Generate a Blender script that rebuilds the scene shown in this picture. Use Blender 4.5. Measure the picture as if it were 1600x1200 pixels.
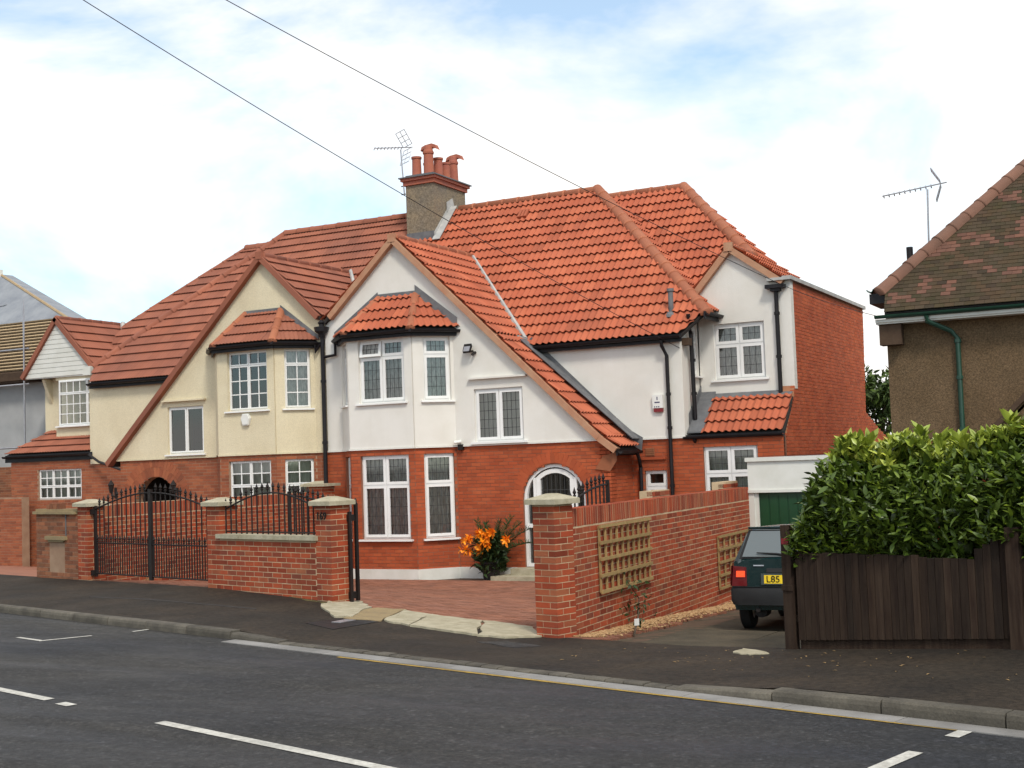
import bpy, bmesh, math, random
import numpy as np
from mathutils import Vector, Matrix
from mathutils.geometry import tessellate_polygon
R = math.radians
random.seed(7)
rng = np.random.default_rng(7)
for o in list(bpy.data.objects): bpy.data.objects.remove(o)
scn = bpy.context.scene
COL = scn.collection

# ------------------------------------------------------------ camera, sky, sun, exposure
FPX = 2000.0; YAW, PIT, ROL = R(-27.43), R(3.5), R(2.04)
EYE = Vector((0, 0, 2.0))
_f = Vector((math.sin(YAW)*math.cos(PIT), math.cos(YAW)*math.cos(PIT), math.sin(PIT)))
_r = Vector((math.cos(YAW), -math.sin(YAW), 0)); _u = _r.cross(_f)
CR = _r*math.cos(ROL) - _u*math.sin(ROL); CU = _r*math.sin(ROL) + _u*math.cos(ROL); CF = _f
cam = bpy.data.objects.new('camera', bpy.data.cameras.new('camera'))
COL.objects.link(cam); scn.camera = cam
cam.matrix_world = Matrix(((CR.x, CU.x, -CF.x, EYE.x), (CR.y, CU.y, -CF.y, EYE.y), (CR.z, CU.z, -CF.z, EYE.z), (0, 0, 0, 1)))
cam.data.sensor_width = 36; cam.data.lens = 36*FPX/1600
cam.data.clip_start = .1; cam.data.clip_end = 4000
def ray(px, py): return CR*((px-800)/FPX) - CU*((py-600)/FPX) + CF
def onPl(px, py, n, c):
    d = ray(px, py); n = Vector(n); return EYE + d*((c - n.dot(EYE))/n.dot(d))
def onZ(px, py, z): return onPl(px, py, (0, 0, 1), z)
def onY(px, py, y): return onPl(px, py, (0, 1, 0), y)
def onX(px, py, x): return onPl(px, py, (1, 0, 0), x)

SUN_EL, SUN_AZ = 48, 136      # azimuth of the sun, degrees clockwise from +Y
w = bpy.data.worlds.new('World'); scn.world = w; w.use_nodes = True
nt = w.node_tree; nt.nodes.clear()
def wn(t, **k):
    n = nt.nodes.new(t)
    for a, b in k.items(): setattr(n, a, b)
    return n
out = wn('ShaderNodeOutputWorld'); sky = wn('ShaderNodeTexSky', sky_type='NISHITA', sun_disc=False)
sky.sun_elevation = R(SUN_EL); sky.sun_rotation = R(SUN_AZ); sky.air_density = .8; sky.dust_density = .6; sky.ozone_density = .3
b1 = wn('ShaderNodeBackground'); b1.inputs[1].default_value = .135
b2 = wn('ShaderNodeBackground'); b2.inputs[0].default_value = (1, .975, .94, 1); b2.inputs[1].default_value = .78
tint = wn('ShaderNodeMix', data_type='RGBA', blend_type='MULTIPLY'); tint.inputs[0].default_value = 1; tint.inputs[7].default_value = (.82, 1.08, 1.06, 1)
nt.links.new(sky.outputs[0], tint.inputs[6]); nt.links.new(tint.outputs[2], b1.inputs[0])
tc = wn('ShaderNodeTexCoord'); mp = wn('ShaderNodeMapping'); mp.inputs['Scale'].default_value = (1, 1, 2.2); mp.inputs['Location'].default_value = (.35, .1, .62)
nz = wn('ShaderNodeTexNoise'); nz.inputs['Scale'].default_value = 2.3; nz.inputs['Detail'].default_value = 7; nz.inputs['Roughness'].default_value = .56; nz.inputs['Distortion'].default_value = .35
rp = wn('ShaderNodeValToRGB'); rp.color_ramp.elements[0].position = .40; rp.color_ramp.elements[1].position = .56
rp.color_ramp.elements[0].color = (.25, .25, .25, 1)
nt.links.new(tc.outputs['Generated'], mp.inputs[0]); nt.links.new(mp.outputs[0], nz.inputs[0]); nt.links.new(nz.outputs[0], rp.inputs[0])
mx = wn('ShaderNodeMixShader')
nt.links.new(rp.outputs[0], mx.inputs[0]); nt.links.new(b1.outputs[0], mx.inputs[1]); nt.links.new(b2.outputs[0], mx.inputs[2]); nt.links.new(mx.outputs[0], out.inputs[0])
sl = bpy.data.lights.new('sun', 'SUN'); sl.energy = 1.5; sl.angle = R(11); sl.color = (1, .93, .82)
so = bpy.data.objects.new('sun', sl); COL.objects.link(so)
sd = Vector((math.sin(R(SUN_AZ))*math.cos(R(SUN_EL)), math.cos(R(SUN_AZ))*math.cos(R(SUN_EL)), math.sin(R(SUN_EL))))
so.rotation_euler = (-sd).to_track_quat('-Z', 'Y').to_euler(); so.location = (0, 0, 30)
vs = scn.view_settings; vs.view_transform = 'Standard'; vs.look = 'None'; vs.exposure = .69; vs.gamma = 1; vs.use_curve_mapping = False
scn.render.engine = 'CYCLES'

# ------------------------------------------------------------ materials
MATS = {}
def mat(name, col, rough=.8, col2=None, nscale=3.0, bump=0.0, bscale=60.0, rnd=None, spec=.3, metal=0.0, stain=0.0, stain_col=(.05,.045,.04), grain=0.0, stretch=None, coat=0.0, streak=False):
    """procedural material: base colour, broad noise towards col2, optional piece-to-piece variation, fine bump, stains"""
    m = bpy.data.materials.new(name); m.use_nodes = True; t = m.node_tree; p = t.nodes['Principled BSDF']
    L = t.links.new
    p.inputs['Roughness'].default_value = rough; p.inputs['Specular IOR Level'].default_value = spec; p.inputs['Metallic'].default_value = metal
    p.inputs['Coat Weight'].default_value = coat
    geo = t.nodes.new('ShaderNodeNewGeometry'); vec = geo.outputs['Position']
    if stretch:
        mpn = t.nodes.new('ShaderNodeMapping'); mpn.inputs['Scale'].default_value = stretch; L(vec, mpn.inputs[0]); vec = mpn.outputs[0]
    def noise(s, d=5, r=.6):
        n = t.nodes.new('ShaderNodeTexNoise'); n.inputs['Scale'].default_value = s; n.inputs['Detail'].default_value = d; n.inputs['Roughness'].default_value = r
        L(vec, n.inputs['Vector']); return n.outputs[0]
    def rng_(v, a, b, c=0., d=1.):
        n = t.nodes.new('ShaderNodeMapRange'); n.inputs[1].default_value = a; n.inputs[2].default_value = b; n.inputs[3].default_value = c; n.inputs[4].default_value = d; L(v, n.inputs[0]); return n.outputs[0]
    def mix(f, a, b, bt='MIX'):
        n = t.nodes.new('ShaderNodeMix'); n.data_type = 'RGBA'; n.blend_type = bt
        for s, v in ((0, f), (6, a), (7, b)):
            if hasattr(v, 'is_linked') or hasattr(v, 'links'): L(v, n.inputs[s])
            elif s == 0: n.inputs[0].default_value = v
            else: n.inputs[s].default_value = (*v[:3], 1)
        return n.outputs[2]
    c = t.nodes.new('ShaderNodeRGB'); c.outputs[0].default_value = (*col, 1); cur = c.outputs[0]
    if col2: cur = mix(rng_(noise(nscale), .35, .65), cur, col2)
    if rnd:
        oi = t.nodes.new('ShaderNodeObjectInfo'); at = t.nodes.new('ShaderNodeAttribute'); at.attribute_name = 'rnd'
        ad = t.nodes.new('ShaderNodeMath'); L(oi.outputs['Random'], ad.inputs[0]); L(at.outputs['Fac'], ad.inputs[1])
        fr = t.nodes.new('ShaderNodeMath'); fr.operation = 'FRACT'; L(ad.outputs[0], fr.inputs[0])
        cr = t.nodes.new('ShaderNodeValToRGB'); cr.color_ramp.interpolation = 'LINEAR'
        el = cr.color_ramp.elements
        el[0].color = (*rnd[0], 1); el[-1].color = (*rnd[-1], 1)
        for i, q in enumerate(rnd[1:-1]): e = el.new((i+1)/(len(rnd)-1)); e.color = (*q, 1)
        L(fr.outputs[0], cr.inputs[0]); cur = mix(1.0, cur, cr.outputs[0], 'MULTIPLY')
    if grain: cur = mix(rng_(noise(bscale*.8, 3, .7), .3, .7, 0, grain), cur, (.0, .0, .0))
    if stain: cur = mix(rng_(noise(.9, 6, .7), .5, .75, 0, stain), cur, stain_col)
    if streak:      # rain streaks running down the wall
        v0 = vec; mps = t.nodes.new('ShaderNodeMapping'); mps.inputs['Scale'].default_value = (3.2, 3.2, .22); L(geo.outputs['Position'], mps.inputs[0]); vec = mps.outputs[0]
        cur = mix(rng_(noise(1.6, 6, .65), .5, .72, 0, streak), cur, stain_col); vec = v0
    L(cur, p.inputs['Base Color'])
    if bump:
        bn = t.nodes.new('ShaderNodeBump'); bn.inputs['Strength'].default_value = bump; bn.inputs['Distance'].default_value = .01
        L(noise(bscale, 4, .65), bn.inputs['Height']); L(bn.outputs[0], p.inputs['Normal'])
    L(rng_(noise(nscale*2.3), .3, .7, max(0, rough-.08), min(1, rough+.08)), p.inputs['Roughness'])
    MATS[name] = m; return m
v3 = lambda a: (a, a, a)
mat('render_white', (.76, .74, .695), .85, (.7, .675, .62), 1.1, .5, 90, stain=.14, stain_col=(.46, .42, .35), streak=.07)
mat('render_cream', (.78, .695, .5), .9, (.72, .63, .44), 1.3, .8, 55, grain=.2, stain=.12, stain_col=(.36, .3, .2), streak=.08)
mat('upvc', (.82, .82, .81), .35, (.76, .76, .74), 2, spec=.5, stain=.08, stain_col=(.5, .48, .43))
mat('brick_house', (.43, .097, .037), .85, (.35, .075, .03), 1.7, .4, 90, rnd=[v3(.8), (1.0, .95, .9), (1.1, 1.15, 1.1), (.9, .85, .8), (1.12, 1.05, 1.0)], stain=.22, stain_col=(.16, .05, .03))
mat('mortar_house', (.22, .085, .05), .95, (.28, .13, .08), 3, .5, 80)
mat('brick_cream', (.34, .105, .05), .85, (.27, .085, .045), 1.7, .4, 90, rnd=[v3(.72), (1.0, .95, .9), (1.15, 1.2, 1.1), (.85, .8, .8)], stain=.25, stain_col=(.12, .06, .04))
mat('mortar_cream', (.36, .24, .16), .95, (.28, .17, .11), 3, .5, 80)
mat('brick_garden', (.37, .067, .026), .85, (.28, .05, .021), 3, .5, 70, rnd=[v3(.55), (1.0, .95, .9), (1.2, 1.3, 1.2), (.8, .8, .8), (1.0, 1.8, 2.0), v3(1.0), (.62, .9, 1.2), v3(1.05)], stain=.2, stain_col=(.1, .04, .03))
mat('mortar_garden', (.55, .42, .27), .95, (.42, .31, .19), 4, .3, 90, stain=.25, stain_col=(.16, .12, .08))
mat('brick_flank', (.5, .112, .042), .85, (.42, .086, .033), 1.7, .4, 90, rnd=[v3(.82), (1.0, .95, .9), (1.12, 1.15, 1.1), (.9, .88, .85)], stain=.2, stain_col=(.2, .08, .05))
mat('mortar_flank', (.4, .19, .1), .95, (.32, .14, .075), 3, .4, 80)
mat('brick_old', (.29, .1, .05), .9, (.2, .08, .045), 2, .5, 70, rnd=[v3(.65), (1.0, .95, .9), (1.25, 1.3, 1.2), (.8, .85, .8)], stain=.35, stain_col=(.12, .1, .06))
mat('tile_red', (.48, .132, .066), .8, (.4, .106, .054), .8, .3, 110, rnd=[v3(.78), (1, 1, 1), (1.1, 1.16, 1.14), (.9, .86, .84), (1.03, 1.0, 1.0)], stain=.3, stain_col=(.26, .1, .07), streak=.12)
mat('tile_dull', (.33, .115, .068), .85, (.25, .092, .06), .7, .3, 110, rnd=[v3(.85), (1, 1, 1), (1.08, 1.1, 1.1), (.93, .9, .88)], stain=.25, stain_col=(.2, .1, .075))
mat('tile_pink', (.155, .075, .052), .9, (.125, .06, .042), 3, .4, 80, rnd=[v3(.8), v3(1), (1.1, 1.05, 1.0)])
mat('tile_brown', (.068, .042, .027), .9, (.05, .038, .022), 1.2, .5, 90, rnd=[v3(.65), (.95, .98, .85), v3(1.15), (.75, .85, .65), (1.3, 1.15, 1.05), (1.0, 1.05, .8)], stain=.3, stain_col=(.05, .05, .025))
mat('ridge_brown', (.2, .1, .068), .9, (.16, .085, .06), 2, .4, 80, rnd=[v3(.8), v3(1), v3(1.15)], stain=.3, stain_col=(.07, .055, .04))
mat('ridge_red', (.44, .16, .085), .85, (.38, .13, .07), 2, .3, 80, rnd=[v3(.88), (1, 1, 1), (1.06, 1.1, 1.1)], stain=.18, stain_col=(.2, .1, .07))
mat('mortar_verge', (.42, .2, .12), .95, (.46, .27, .17), 4, .6, 60)
mat('lead', (.1, .103, .112), .65, (.15, .153, .16), 5, .2, 30, spec=.4, stain=.3, stain_col=(.27, .27, .27))
mat('lead_pale', (.36, .36, .35), .8, (.47, .46, .44), 4, .3, 40)
mat('gutter_black', (.009, .008, .01), .5, (.015, .013, .015), 5, spec=.3)
mat('iron_black', (.009, .008, .008), .6, (.018, .011, .009), 9, .15, 120, spec=.3)
mat('concrete_pale', (.5, .45, .33), .9, (.36, .32, .22), 6, .5, 70, grain=.2, stain=.3, stain_col=(.25, .24, .18))
mat('concrete_tan', (.36, .27, .14), .9, (.28, .21, .12), 6, .5, 70, grain=.25)
mat('stone_kerb', (.155, .138, .11), .9, (.09, .08, .066), 4, .5, 60, rnd=[v3(.75), v3(1.0), v3(1.15)], grain=.3, stain=.4, stain_col=(.06, .055, .045))
mat('channel', (.26, .25, .24), .8, (.19, .183, .175), 3, .3, 80, rnd=[v3(.85), v3(1.0), v3(1.1)], stain=.3, stain_col=(.14, .13, .12))
mat('asphalt_path', (.06, .044, .03), .8, (.03, .024, .019), .8, 1.0, 20, grain=.65, stain=.55, stain_col=(.03, .027, .022), spec=.2)
mat('paint_white', (.7, .68, .62), .7, (.5, .48, .43), 9, .4, 40, grain=.35, stain=.5, stain_col=(.2, .2, .19))
mat('paint_yellow', (.5, .32, .05), .75, (.3, .2, .06), 9, .4, 90, grain=.3, stain=.75, stain_col=(.07, .06, .05))
mat('paving_block', (.3, .125, .075), .9, (.23, .1, .065), 2, .5, 80, rnd=[v3(.75), (1, 1, 1), (1.15, 1.2, 1.25), (.9, .85, .8)], stain=.3, stain_col=(.11, .07, .05))
mat('paving_joint', (.12, .075, .05), .95, (.09, .06, .04), 5)
mat('concrete_drive', (.105, .083, .054), .9, (.06, .05, .033), 2, .6, 60, grain=.35, rnd=[v3(.85), v3(1), v3(1.12)], stain=.5, stain_col=(.045, .04, .025))
mat('pebble', (.42, .27, .13), .8, (.34, .2, .1), 20, rnd=[v3(.5), (1, 1, 1), (1.3, 1.4, 1.5), (.8, .7, .6)])
mat('soil', (.06, .045, .03), 1, (.09, .07, .045), 3, .6, 40)
mat('grass_far', (.06, .075, .03), 1, (.09, .085, .045), .6, .6, 30)
mat('render_grey_shaded', (.4, .4, .4), .9, (.34, .34, .34), 1.2, .5, 60, stain=.2, stain_col=(.25, .25, .25))  # grey-white render, its colour darkened for the shade on the left neighbour
mat('pebbledash', (.2, .13, .072), .95, (.165, .108, .058), 2, 1.0, 42, grain=.6, stain=.15, stain_col=(.16, .12, .07))
mat('pebbledash_chimney', (.34, .27, .18), .95, (.26, .22, .17), 2.5, 1.0, 30, grain=.6, stain=.5, stain_col=(.16, .15, .13))
mat('terracotta', (.4, .13, .075), .8, (.34, .11, .08), 4, .2, 40, stain=.25, stain_col=(.14, .08, .07))
mat('aluminium', (.45, .45, .48), .4, (.36, .36, .38), 6, metal=.7)
mat('trellis_wood', (.38, .255, .105), .85, (.3, .2, .085), 6, .3, 60, rnd=[v3(.8), v3(1), v3(1.15)], stretch=(3, 3, 1), stain=.15)
mat('fence_wood', (.018, .009, .0055), .9, (.036, .022, .014), 3, .5, 50, rnd=[v3(.6), v3(1), v3(1.5), (.8, .75, .7), (1.3, 1.25, 1.2)], stretch=(9, 9, .7), stain=.3, stain_col=(.018, .012, .008))
mat('batten', (.46, .34, .2), .85, (.4, .29, .17), 8, rnd=[v3(.85), v3(1), v3(1.1)])
mat('felt', (.19, .205, .235), .7, (.27, .285, .31), 1.5, .5, 12, stain=.3, stain_col=(.36, .37, .38))
mat('wood_dark', (.06, .035, .022), .8, (.08, .05, .03), 8)
mat('door_green', (.006, .045, .017), .4, (.008, .055, .02), 2, spec=.5)
mat('paint_offwhite', (.7, .7, .66), .6, (.63, .63, .58), 3, .1, 60, stain=.15, stain_col=(.45, .43, .36))
mat('gutter_green', (.01, .045, .028), .4, (.012, .055, .035), 5, spec=.5)
mat('car_paint', (.004, .019, .02), .2, (.005, .022, .023), 4, spec=.5, coat=.5)
mat('car_trim', (.018, .018, .019), .6, (.024, .024, .025), 6, .1, 200)
mat('rubber', (.012, .012, .012), .85, (.018, .018, .018), 6)
mat('lamp_red', (.13, .006, .008), .15, spec=.6)
mat('plate_yellow', (.85, .6, .02), .35)
mat('black', (.008, .008, .009), .5)
mat('white_plastic', (.75, .75, .72), .35, (.7, .7, .66), 4)
mat('red_plastic', (.2, .02, .025), .3)
mat('blue_print', (.05, .05, .12), .5)
mat('curtain', (.8, .78, .73), .95, (.36, .35, .33), 7, .2, 40, stretch=(6, 6, 1))
mat('curtain_grey', (.62, .63, .55), .95, (.5, .51, .44), 5, .2, 40, stretch=(5, 5, 1))
mat('leading', (.06, .06, .06), .6)
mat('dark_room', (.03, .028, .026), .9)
mat('felt_dark', (.03, .026, .024), .95, (.04, .035, .032), 4)
mat('leaf_laurel', (.1, .155, .02), .42, (.06, .1, .014), 1.2, rnd=[v3(.4), (.9, .95, .8), (1.3, 1.25, 1.0), (.6, .65, .6), (2.3, 2.0, 1.2), (1.0, 1.0, .9), (1.5, 1.3, 1.0)], spec=.5)
mat('leaf_young', (.42, .47, .07), .4, (.28, .36, .05), 2, rnd=[v3(.7), v3(1), (1.25, 1.15, 1.1)], spec=.5)
mat('leaf_tree', (.045, .08, .018), .6, (.06, .1, .02), 1, rnd=[v3(.6), v3(1), (1.4, 1.3, 1.0)])
mat('leaf_dark', (.025, .05, .015), .5, (.035, .06, .018), 3, rnd=[v3(.6), v3(1), v3(1.4)])
mat('bark', (.07, .05, .035), .9, (.1, .075, .05), 8, .6, 40)
mat('lily', (.95, .22, .008), .5, (.9, .3, .012), 9, rnd=[v3(.85), v3(1), (1.05, 1.3, 1.2)])
mat('pot', (.02, .018, .018), .6)
mat('dead_grass', (.3, .2, .09), .9, (.24, .15, .07), 9)
mat('moss_patch', (.16, .14, .05), .95, (.11, .09, .04), 9, .5, 60)
# glass: a real thin pane, fresnel mirror over clear
g = bpy.data.materials.new('glass'); g.use_nodes = True; t = g.node_tree; t.nodes.clear()
o_ = t.nodes.new('ShaderNodeOutputMaterial'); fr = t.nodes.new('ShaderNodeFresnel'); fr.inputs[0].default_value = 2.0
tr = t.nodes.new('ShaderNodeBsdfTransparent'); tr.inputs[0].default_value = (.95, .97, .96, 1); gl = t.nodes.new('ShaderNodeBsdfGlossy'); gl.inputs['Roughness'].default_value = .03
ms = t.nodes.new('ShaderNodeMixShader'); t.links.new(fr.outputs[0], ms.inputs[0]); t.links.new(tr.outputs[0], ms.inputs[1]); t.links.new(gl.outputs[0], ms.inputs[2]); t.links.new(ms.outputs[0], o_.inputs[0])
MATS['glass'] = g
# glowing tail lamp segment
g = bpy.data.materials.new('lamp_lit'); g.use_nodes = True; p = g.node_tree.nodes['Principled BSDF']
p.inputs['Base Color'].default_value = (.8, .06, .01, 1); p.inputs['Roughness'].default_value = .2; p.inputs['Emission Color'].default_value = (1, .06, .01, 1); p.inputs['Emission Strength'].default_value = .55
MATS['lamp_lit'] = g
# road: dark wet-looking asphalt with worn tracks
def road_mat():
    m = bpy.data.materials.new('asphalt_road'); m.use_nodes = True; t = m.node_tree; p = t.nodes['Principled BSDF']; L = t.links.new
    geo = t.nodes.new('ShaderNodeNewGeometry')
    def noise(s, d, r, st=None):
        n = t.nodes.new('ShaderNodeTexNoise'); n.inputs['Scale'].default_value = s; n.inputs['Detail'].default_value = d; n.inputs['Roughness'].default_value = r
        v = geo.outputs['Position']
        if st:
            mpn = t.nodes.new('ShaderNodeMapping'); mpn.inputs['Rotation'].default_value = (0, 0, R(15.4)); mpn.inputs['Scale'].default_value = st; L(v, mpn.inputs[0]); v = mpn.outputs[0]
        L(v, n.inputs[0]); return n.outputs[0]
    def ramp(v, a, b, ca, cb):
        n = t.nodes.new('ShaderNodeValToRGB'); e = n.color_ramp.elements; e[0].position = a; e[1].position = b; e[0].color = (*ca, 1); e[1].color = (*cb, 1); L(v, n.inputs[0]); return n.outputs[0]
    big = ramp(noise(.5, 5, .6, (.35, 1.2, 1)), .36, .64, (.02, .021, .025), (.04, .037, .033))
    fine = ramp(noise(24, 6, .85), .34, .68, v3(.35), v3(1.55))
    vor = t.nodes.new('ShaderNodeTexVoronoi'); vor.inputs['Scale'].default_value = 42; L(geo.outputs['Position'], vor.inputs[0])
    chip = ramp(vor.outputs['Color'], .72, .92, v3(1), v3(2.1))
    def mul(a, b):
        n = t.nodes.new('ShaderNodeMix'); n.data_type = 'RGBA'; n.blend_type = 'MULTIPLY'; n.inputs[0].default_value = 1; L(a, n.inputs[6]); L(b, n.inputs[7]); return n.outputs[2]
    mid = ramp(noise(8, 9, .88), .36, .64, v3(.6), v3(1.4)); tar = ramp(noise(1.7, 8, .8), .6, .74, v3(1), v3(.55))
    L(mul(mul(mul(mul(big, fine), chip), mid), tar), p.inputs['Base Color'])
    mr = t.nodes.new('ShaderNodeMapRange'); mr.inputs[1].default_value = .35; mr.inputs[2].default_value = .65; mr.inputs[3].default_value = .5; mr.inputs[4].default_value = .85
    L(noise(.8, 6, .65, (.4, 1.5, 1)), mr.inputs[0]); L(mr.outputs[0], p.inputs['Roughness'])
    bn = t.nodes.new('ShaderNodeBump'); bn.inputs['Strength'].default_value = .6; bn.inputs['Distance'].default_value = .02
    L(noise(11, 8, .85), bn.inputs['Height']); L(bn.outputs[0], p.inputs['Normal']); p.inputs['Specular IOR Level'].default_value = .3
    MATS['asphalt_road'] = m
road_mat()
# ------------------------------------------------------------ geometry helpers
class MB:
    """collects verts and faces of ONE mesh"""
    def __init__(s): s.v = []; s.f = []; s.r = []
    def add(s, vs, fs, r=0.0):
        n = len(s.v); s.v += [tuple(q) for q in vs]; s.f += [tuple(i+n for i in q) for q in fs]; s.r += [r]*len(fs); return s
    def obox(s, c, ax, ay, az, r=0.0):
        """box from centre and three half-axes"""
        c, ax, ay, az = Vector(c), Vector(ax), Vector(ay), Vector(az)
        vs = [c+ax*i+ay*j+az*k for i in (-1, 1) for j in (-1, 1) for k in (-1, 1)]
        return s.add(vs, [(0, 1, 3, 2), (4, 6, 7, 5), (0, 4, 5, 1), (2, 3, 7, 6), (0, 2, 6, 4), (1, 5, 7, 3)], r)
    def box(s, a, b, r=0.0):
        c = [(p+q)/2 for p, q in zip(a, b)]; h = [abs(q-p)/2 for p, q in zip(a, b)]
        return s.obox(c, (h[0], 0, 0), (0, h[1], 0), (0, 0, h[2]), r)
    def fbox(s, F, u0, u1, z0, z1, d0, d1, r=0.0):
        """box on a facet: u range, z range, depth range outward"""
        return s.obox(F.pt((u0+u1)/2, (z0+z1)/2, (d0+d1)/2), F.u*((u1-u0)/2), F.n*((d1-d0)/2), Vector((0, 0, (z1-z0)/2)), r)
    def tube(s, pts, rad, n=8, cap=True):
        pts = [Vector(p) for p in pts]; rr = rad if isinstance(rad, (list, tuple)) else [rad]*len(pts)
        rings = []; up0 = None
        for i, p in enumerate(pts):
            d = (pts[min(i+1, len(pts)-1)]-pts[max(i-1, 0)]).normalized()
            a = d.cross(Vector((0, 0, 1)) if abs(d.z) < .95 else Vector((1, 0, 0))).normalized(); b = d.cross(a)
            if up0 is not None and a.dot(up0) < 0: a, b = -a, -b
            up0 = a
            rings.append([p+(a*math.cos(2*math.pi*k/n)+b*math.sin(2*math.pi*k/n))*rr[i] for k in range(n)])
        vs = [q for g in rings for q in g]; fs = []
        for i in range(len(pts)-1):
            for k in range(n): fs.append((i*n+k, i*n+(k+1) % n, (i+1)*n+(k+1) % n, (i+1)*n+k))
        if cap: fs += [tuple(range(n)), tuple(range((len(pts)-1)*n, len(pts)*n))]
        return s.add(vs, fs)
    def lathe(s, c, prof, n=16):
        c = Vector(c); vs = [c+Vector((r*math.cos(2*math.pi*k/n), r*math.sin(2*math.pi*k/n), z)) for r, z in prof for k in range(n)]
        fs = [(i*n+k, i*n+(k+1) % n, (i+1)*n+(k+1) % n, (i+1)*n+k) for i in range(len(prof)-1) for k in range(n)]
        return s.add(vs, fs)
    def prism(s, poly, ext):
        """closed 3d polygon extruded by a vector"""
        poly = [Vector(p) for p in poly]; ext = Vector(ext); n = len(poly)
        tr = tessellate_polygon([poly]); vs = poly+[p+ext for p in poly]
        fs = [tuple(q) for q in tr]+[tuple(i+n for i in q) for q in tr]+[(i, (i+1) % n, (i+1) % n+n, i+n) for i in range(n)]
        return s.add(vs, fs)
    def slab(s, F, outer, holes=(), d=0.0, th=.25):
        """wall slab on a facet with real openings"""
        loops = [list(outer)]+[list(h) for h in holes]
        tr = tessellate_polygon([[Vector((u, z, 0)) for u, z in l] for l in loops])
        flat = [q for l in loops for q in l]; n = len(flat)
        vs = [F.pt(u, z, d) for u, z in flat]+[F.pt(u, z, d-th) for u, z in flat]
        fs = [tuple(q) for q in tr]+[tuple(i+n for i in q) for q in tr]; k = 0
        for l in loops:
            m = len(l); fs += [(k+i, k+(i+1) % m, k+(i+1) % m+n, k+i+n) for i in range(m)]; k += m
        return s.add(vs, fs)
    def mesh(s, name):
        me = bpy.data.meshes.new(name); me.from_pydata(s.v, [], s.f); return me
    def build(s, name, m, parent=None, smooth=False, **k):
        me = s.mesh(name)
        if any(s.r):
            a = me.attributes.new('rnd', 'FLOAT', 'FACE'); a.data.foreach_set('value', s.r)
        return link(name, me, m, parent, smooth, **k)
def link(name, me, m, parent=None, smooth=False, **k):
    me.validate()
    if m and not me.materials: me.materials.append(MATS[m])
    if smooth:
        me.polygons.foreach_set('use_smooth', [True]*len(me.polygons))
        if smooth is not True:
            try: me.set_sharp_from_angle(angle=R(smooth))
            except Exception: pass
    o = bpy.data.objects.new(name, me); COL.objects.link(o); put(o, parent)
    for a, b in k.items(): o[a] = b
    return o
WORLD = {}
def put(o, parent):
    if parent is None: return
    o.parent = parent; o.matrix_parent_inverse = WORLD.get(parent.name, Matrix.Identity(4)).inverted()
def thing(name, label, cat, loc=(0, 0, 0), group=None):
    o = bpy.data.objects.new(name, None); COL.objects.link(o); o.location = loc; o.empty_display_size = .2
    WORLD[o.name] = Matrix.Translation(loc); o['label'] = label; o['category'] = cat
    if group: o['group'] = group
    return o
def single(o, label, cat, group=None):
    o['label'] = label; o['category'] = cat
    if group: o['group'] = group
    return o
class Facet:
    def __init__(s, o, u, n):
        s.o = Vector((o[0], o[1], 0)); s.u = Vector((u[0], u[1], 0)).normalized(); s.n = Vector((n[0], n[1], 0)).normalized()
    def pt(s, u, z, d=0.0): return s.o+s.u*u+s.n*d+Vector((0, 0, z))
    def pix(s, px, py, d=0.0):
        p = onPl(px, py, s.n, s.n.dot(s.o)+d); return ((p-s.o).dot(s.u), p.z)
    def rect(s, l, t, r, b):
        m = (t+b)/2; c = (l+r)/2
        return (s.pix(l, m)[0], s.pix(r, m)[0], s.pix(c, b)[1], s.pix(c, t)[1])
def hole(r): return [(r[0], r[2]), (r[1], r[2]), (r[1], r[3]), (r[0], r[3])]
def FY(y): return Facet((0, y), (1, 0), (0, -1))

def pieces(parent, name, units, items, m, limit=300, rest='', smooth=False):
    """items: (unit key, 4x4 matrix). The ones that show largest become parts, the rest one joined part."""
    items = sorted(items, key=lambda q: (q[1].translation-EYE).length if len(q) < 3 else q[2])
    cache = {}
    for key, M, *_ in items[:limit]:
        if key not in cache:
            me = bpy.data.meshes.new(name); me.from_pydata(units[key][0], [], units[key][1]); me.materials.append(MATS[m])
            if smooth:
                me.polygons.foreach_set('use_smooth', [True]*len(me.polygons))
                if smooth is not True: me.set_sharp_from_angle(angle=R(smooth))
            cache[key] = me
        o = bpy.data.objects.new(name, cache[key]); COL.objects.link(o); put(o, parent); o.matrix_basis = M
    if len(items) > limit:
        mb = MB(); 
        un = {k: (np.c_[np.array(v[0], float), np.ones(len(v[0]))], v[1]) for k, v in units.items()}
        for key, M, *_ in items[limit:]:
            V, Fc = un[key]; W = V@np.array(M).T
            mb.add(W[:, :3].tolist(), Fc, random.uniform(.01, .99))
        o = mb.build(rest or name, m, parent, smooth); o['kind'] = 'stuff'
BOXU = {'b': ([(i*.5, j*.5, k*.5) for i in (-1, 1) for j in (-1, 1) for k in (-1, 1)], [(0, 1, 3, 2), (4, 6, 7, 5), (0, 4, 5, 1), (2, 3, 7, 6), (0, 2, 6, 4), (1, 5, 7, 3)])}
def axm(c, ax, ay, az): 
    M = Matrix((ax, ay, az)).transposed().to_4x4(); M.translation = c; return M

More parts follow.
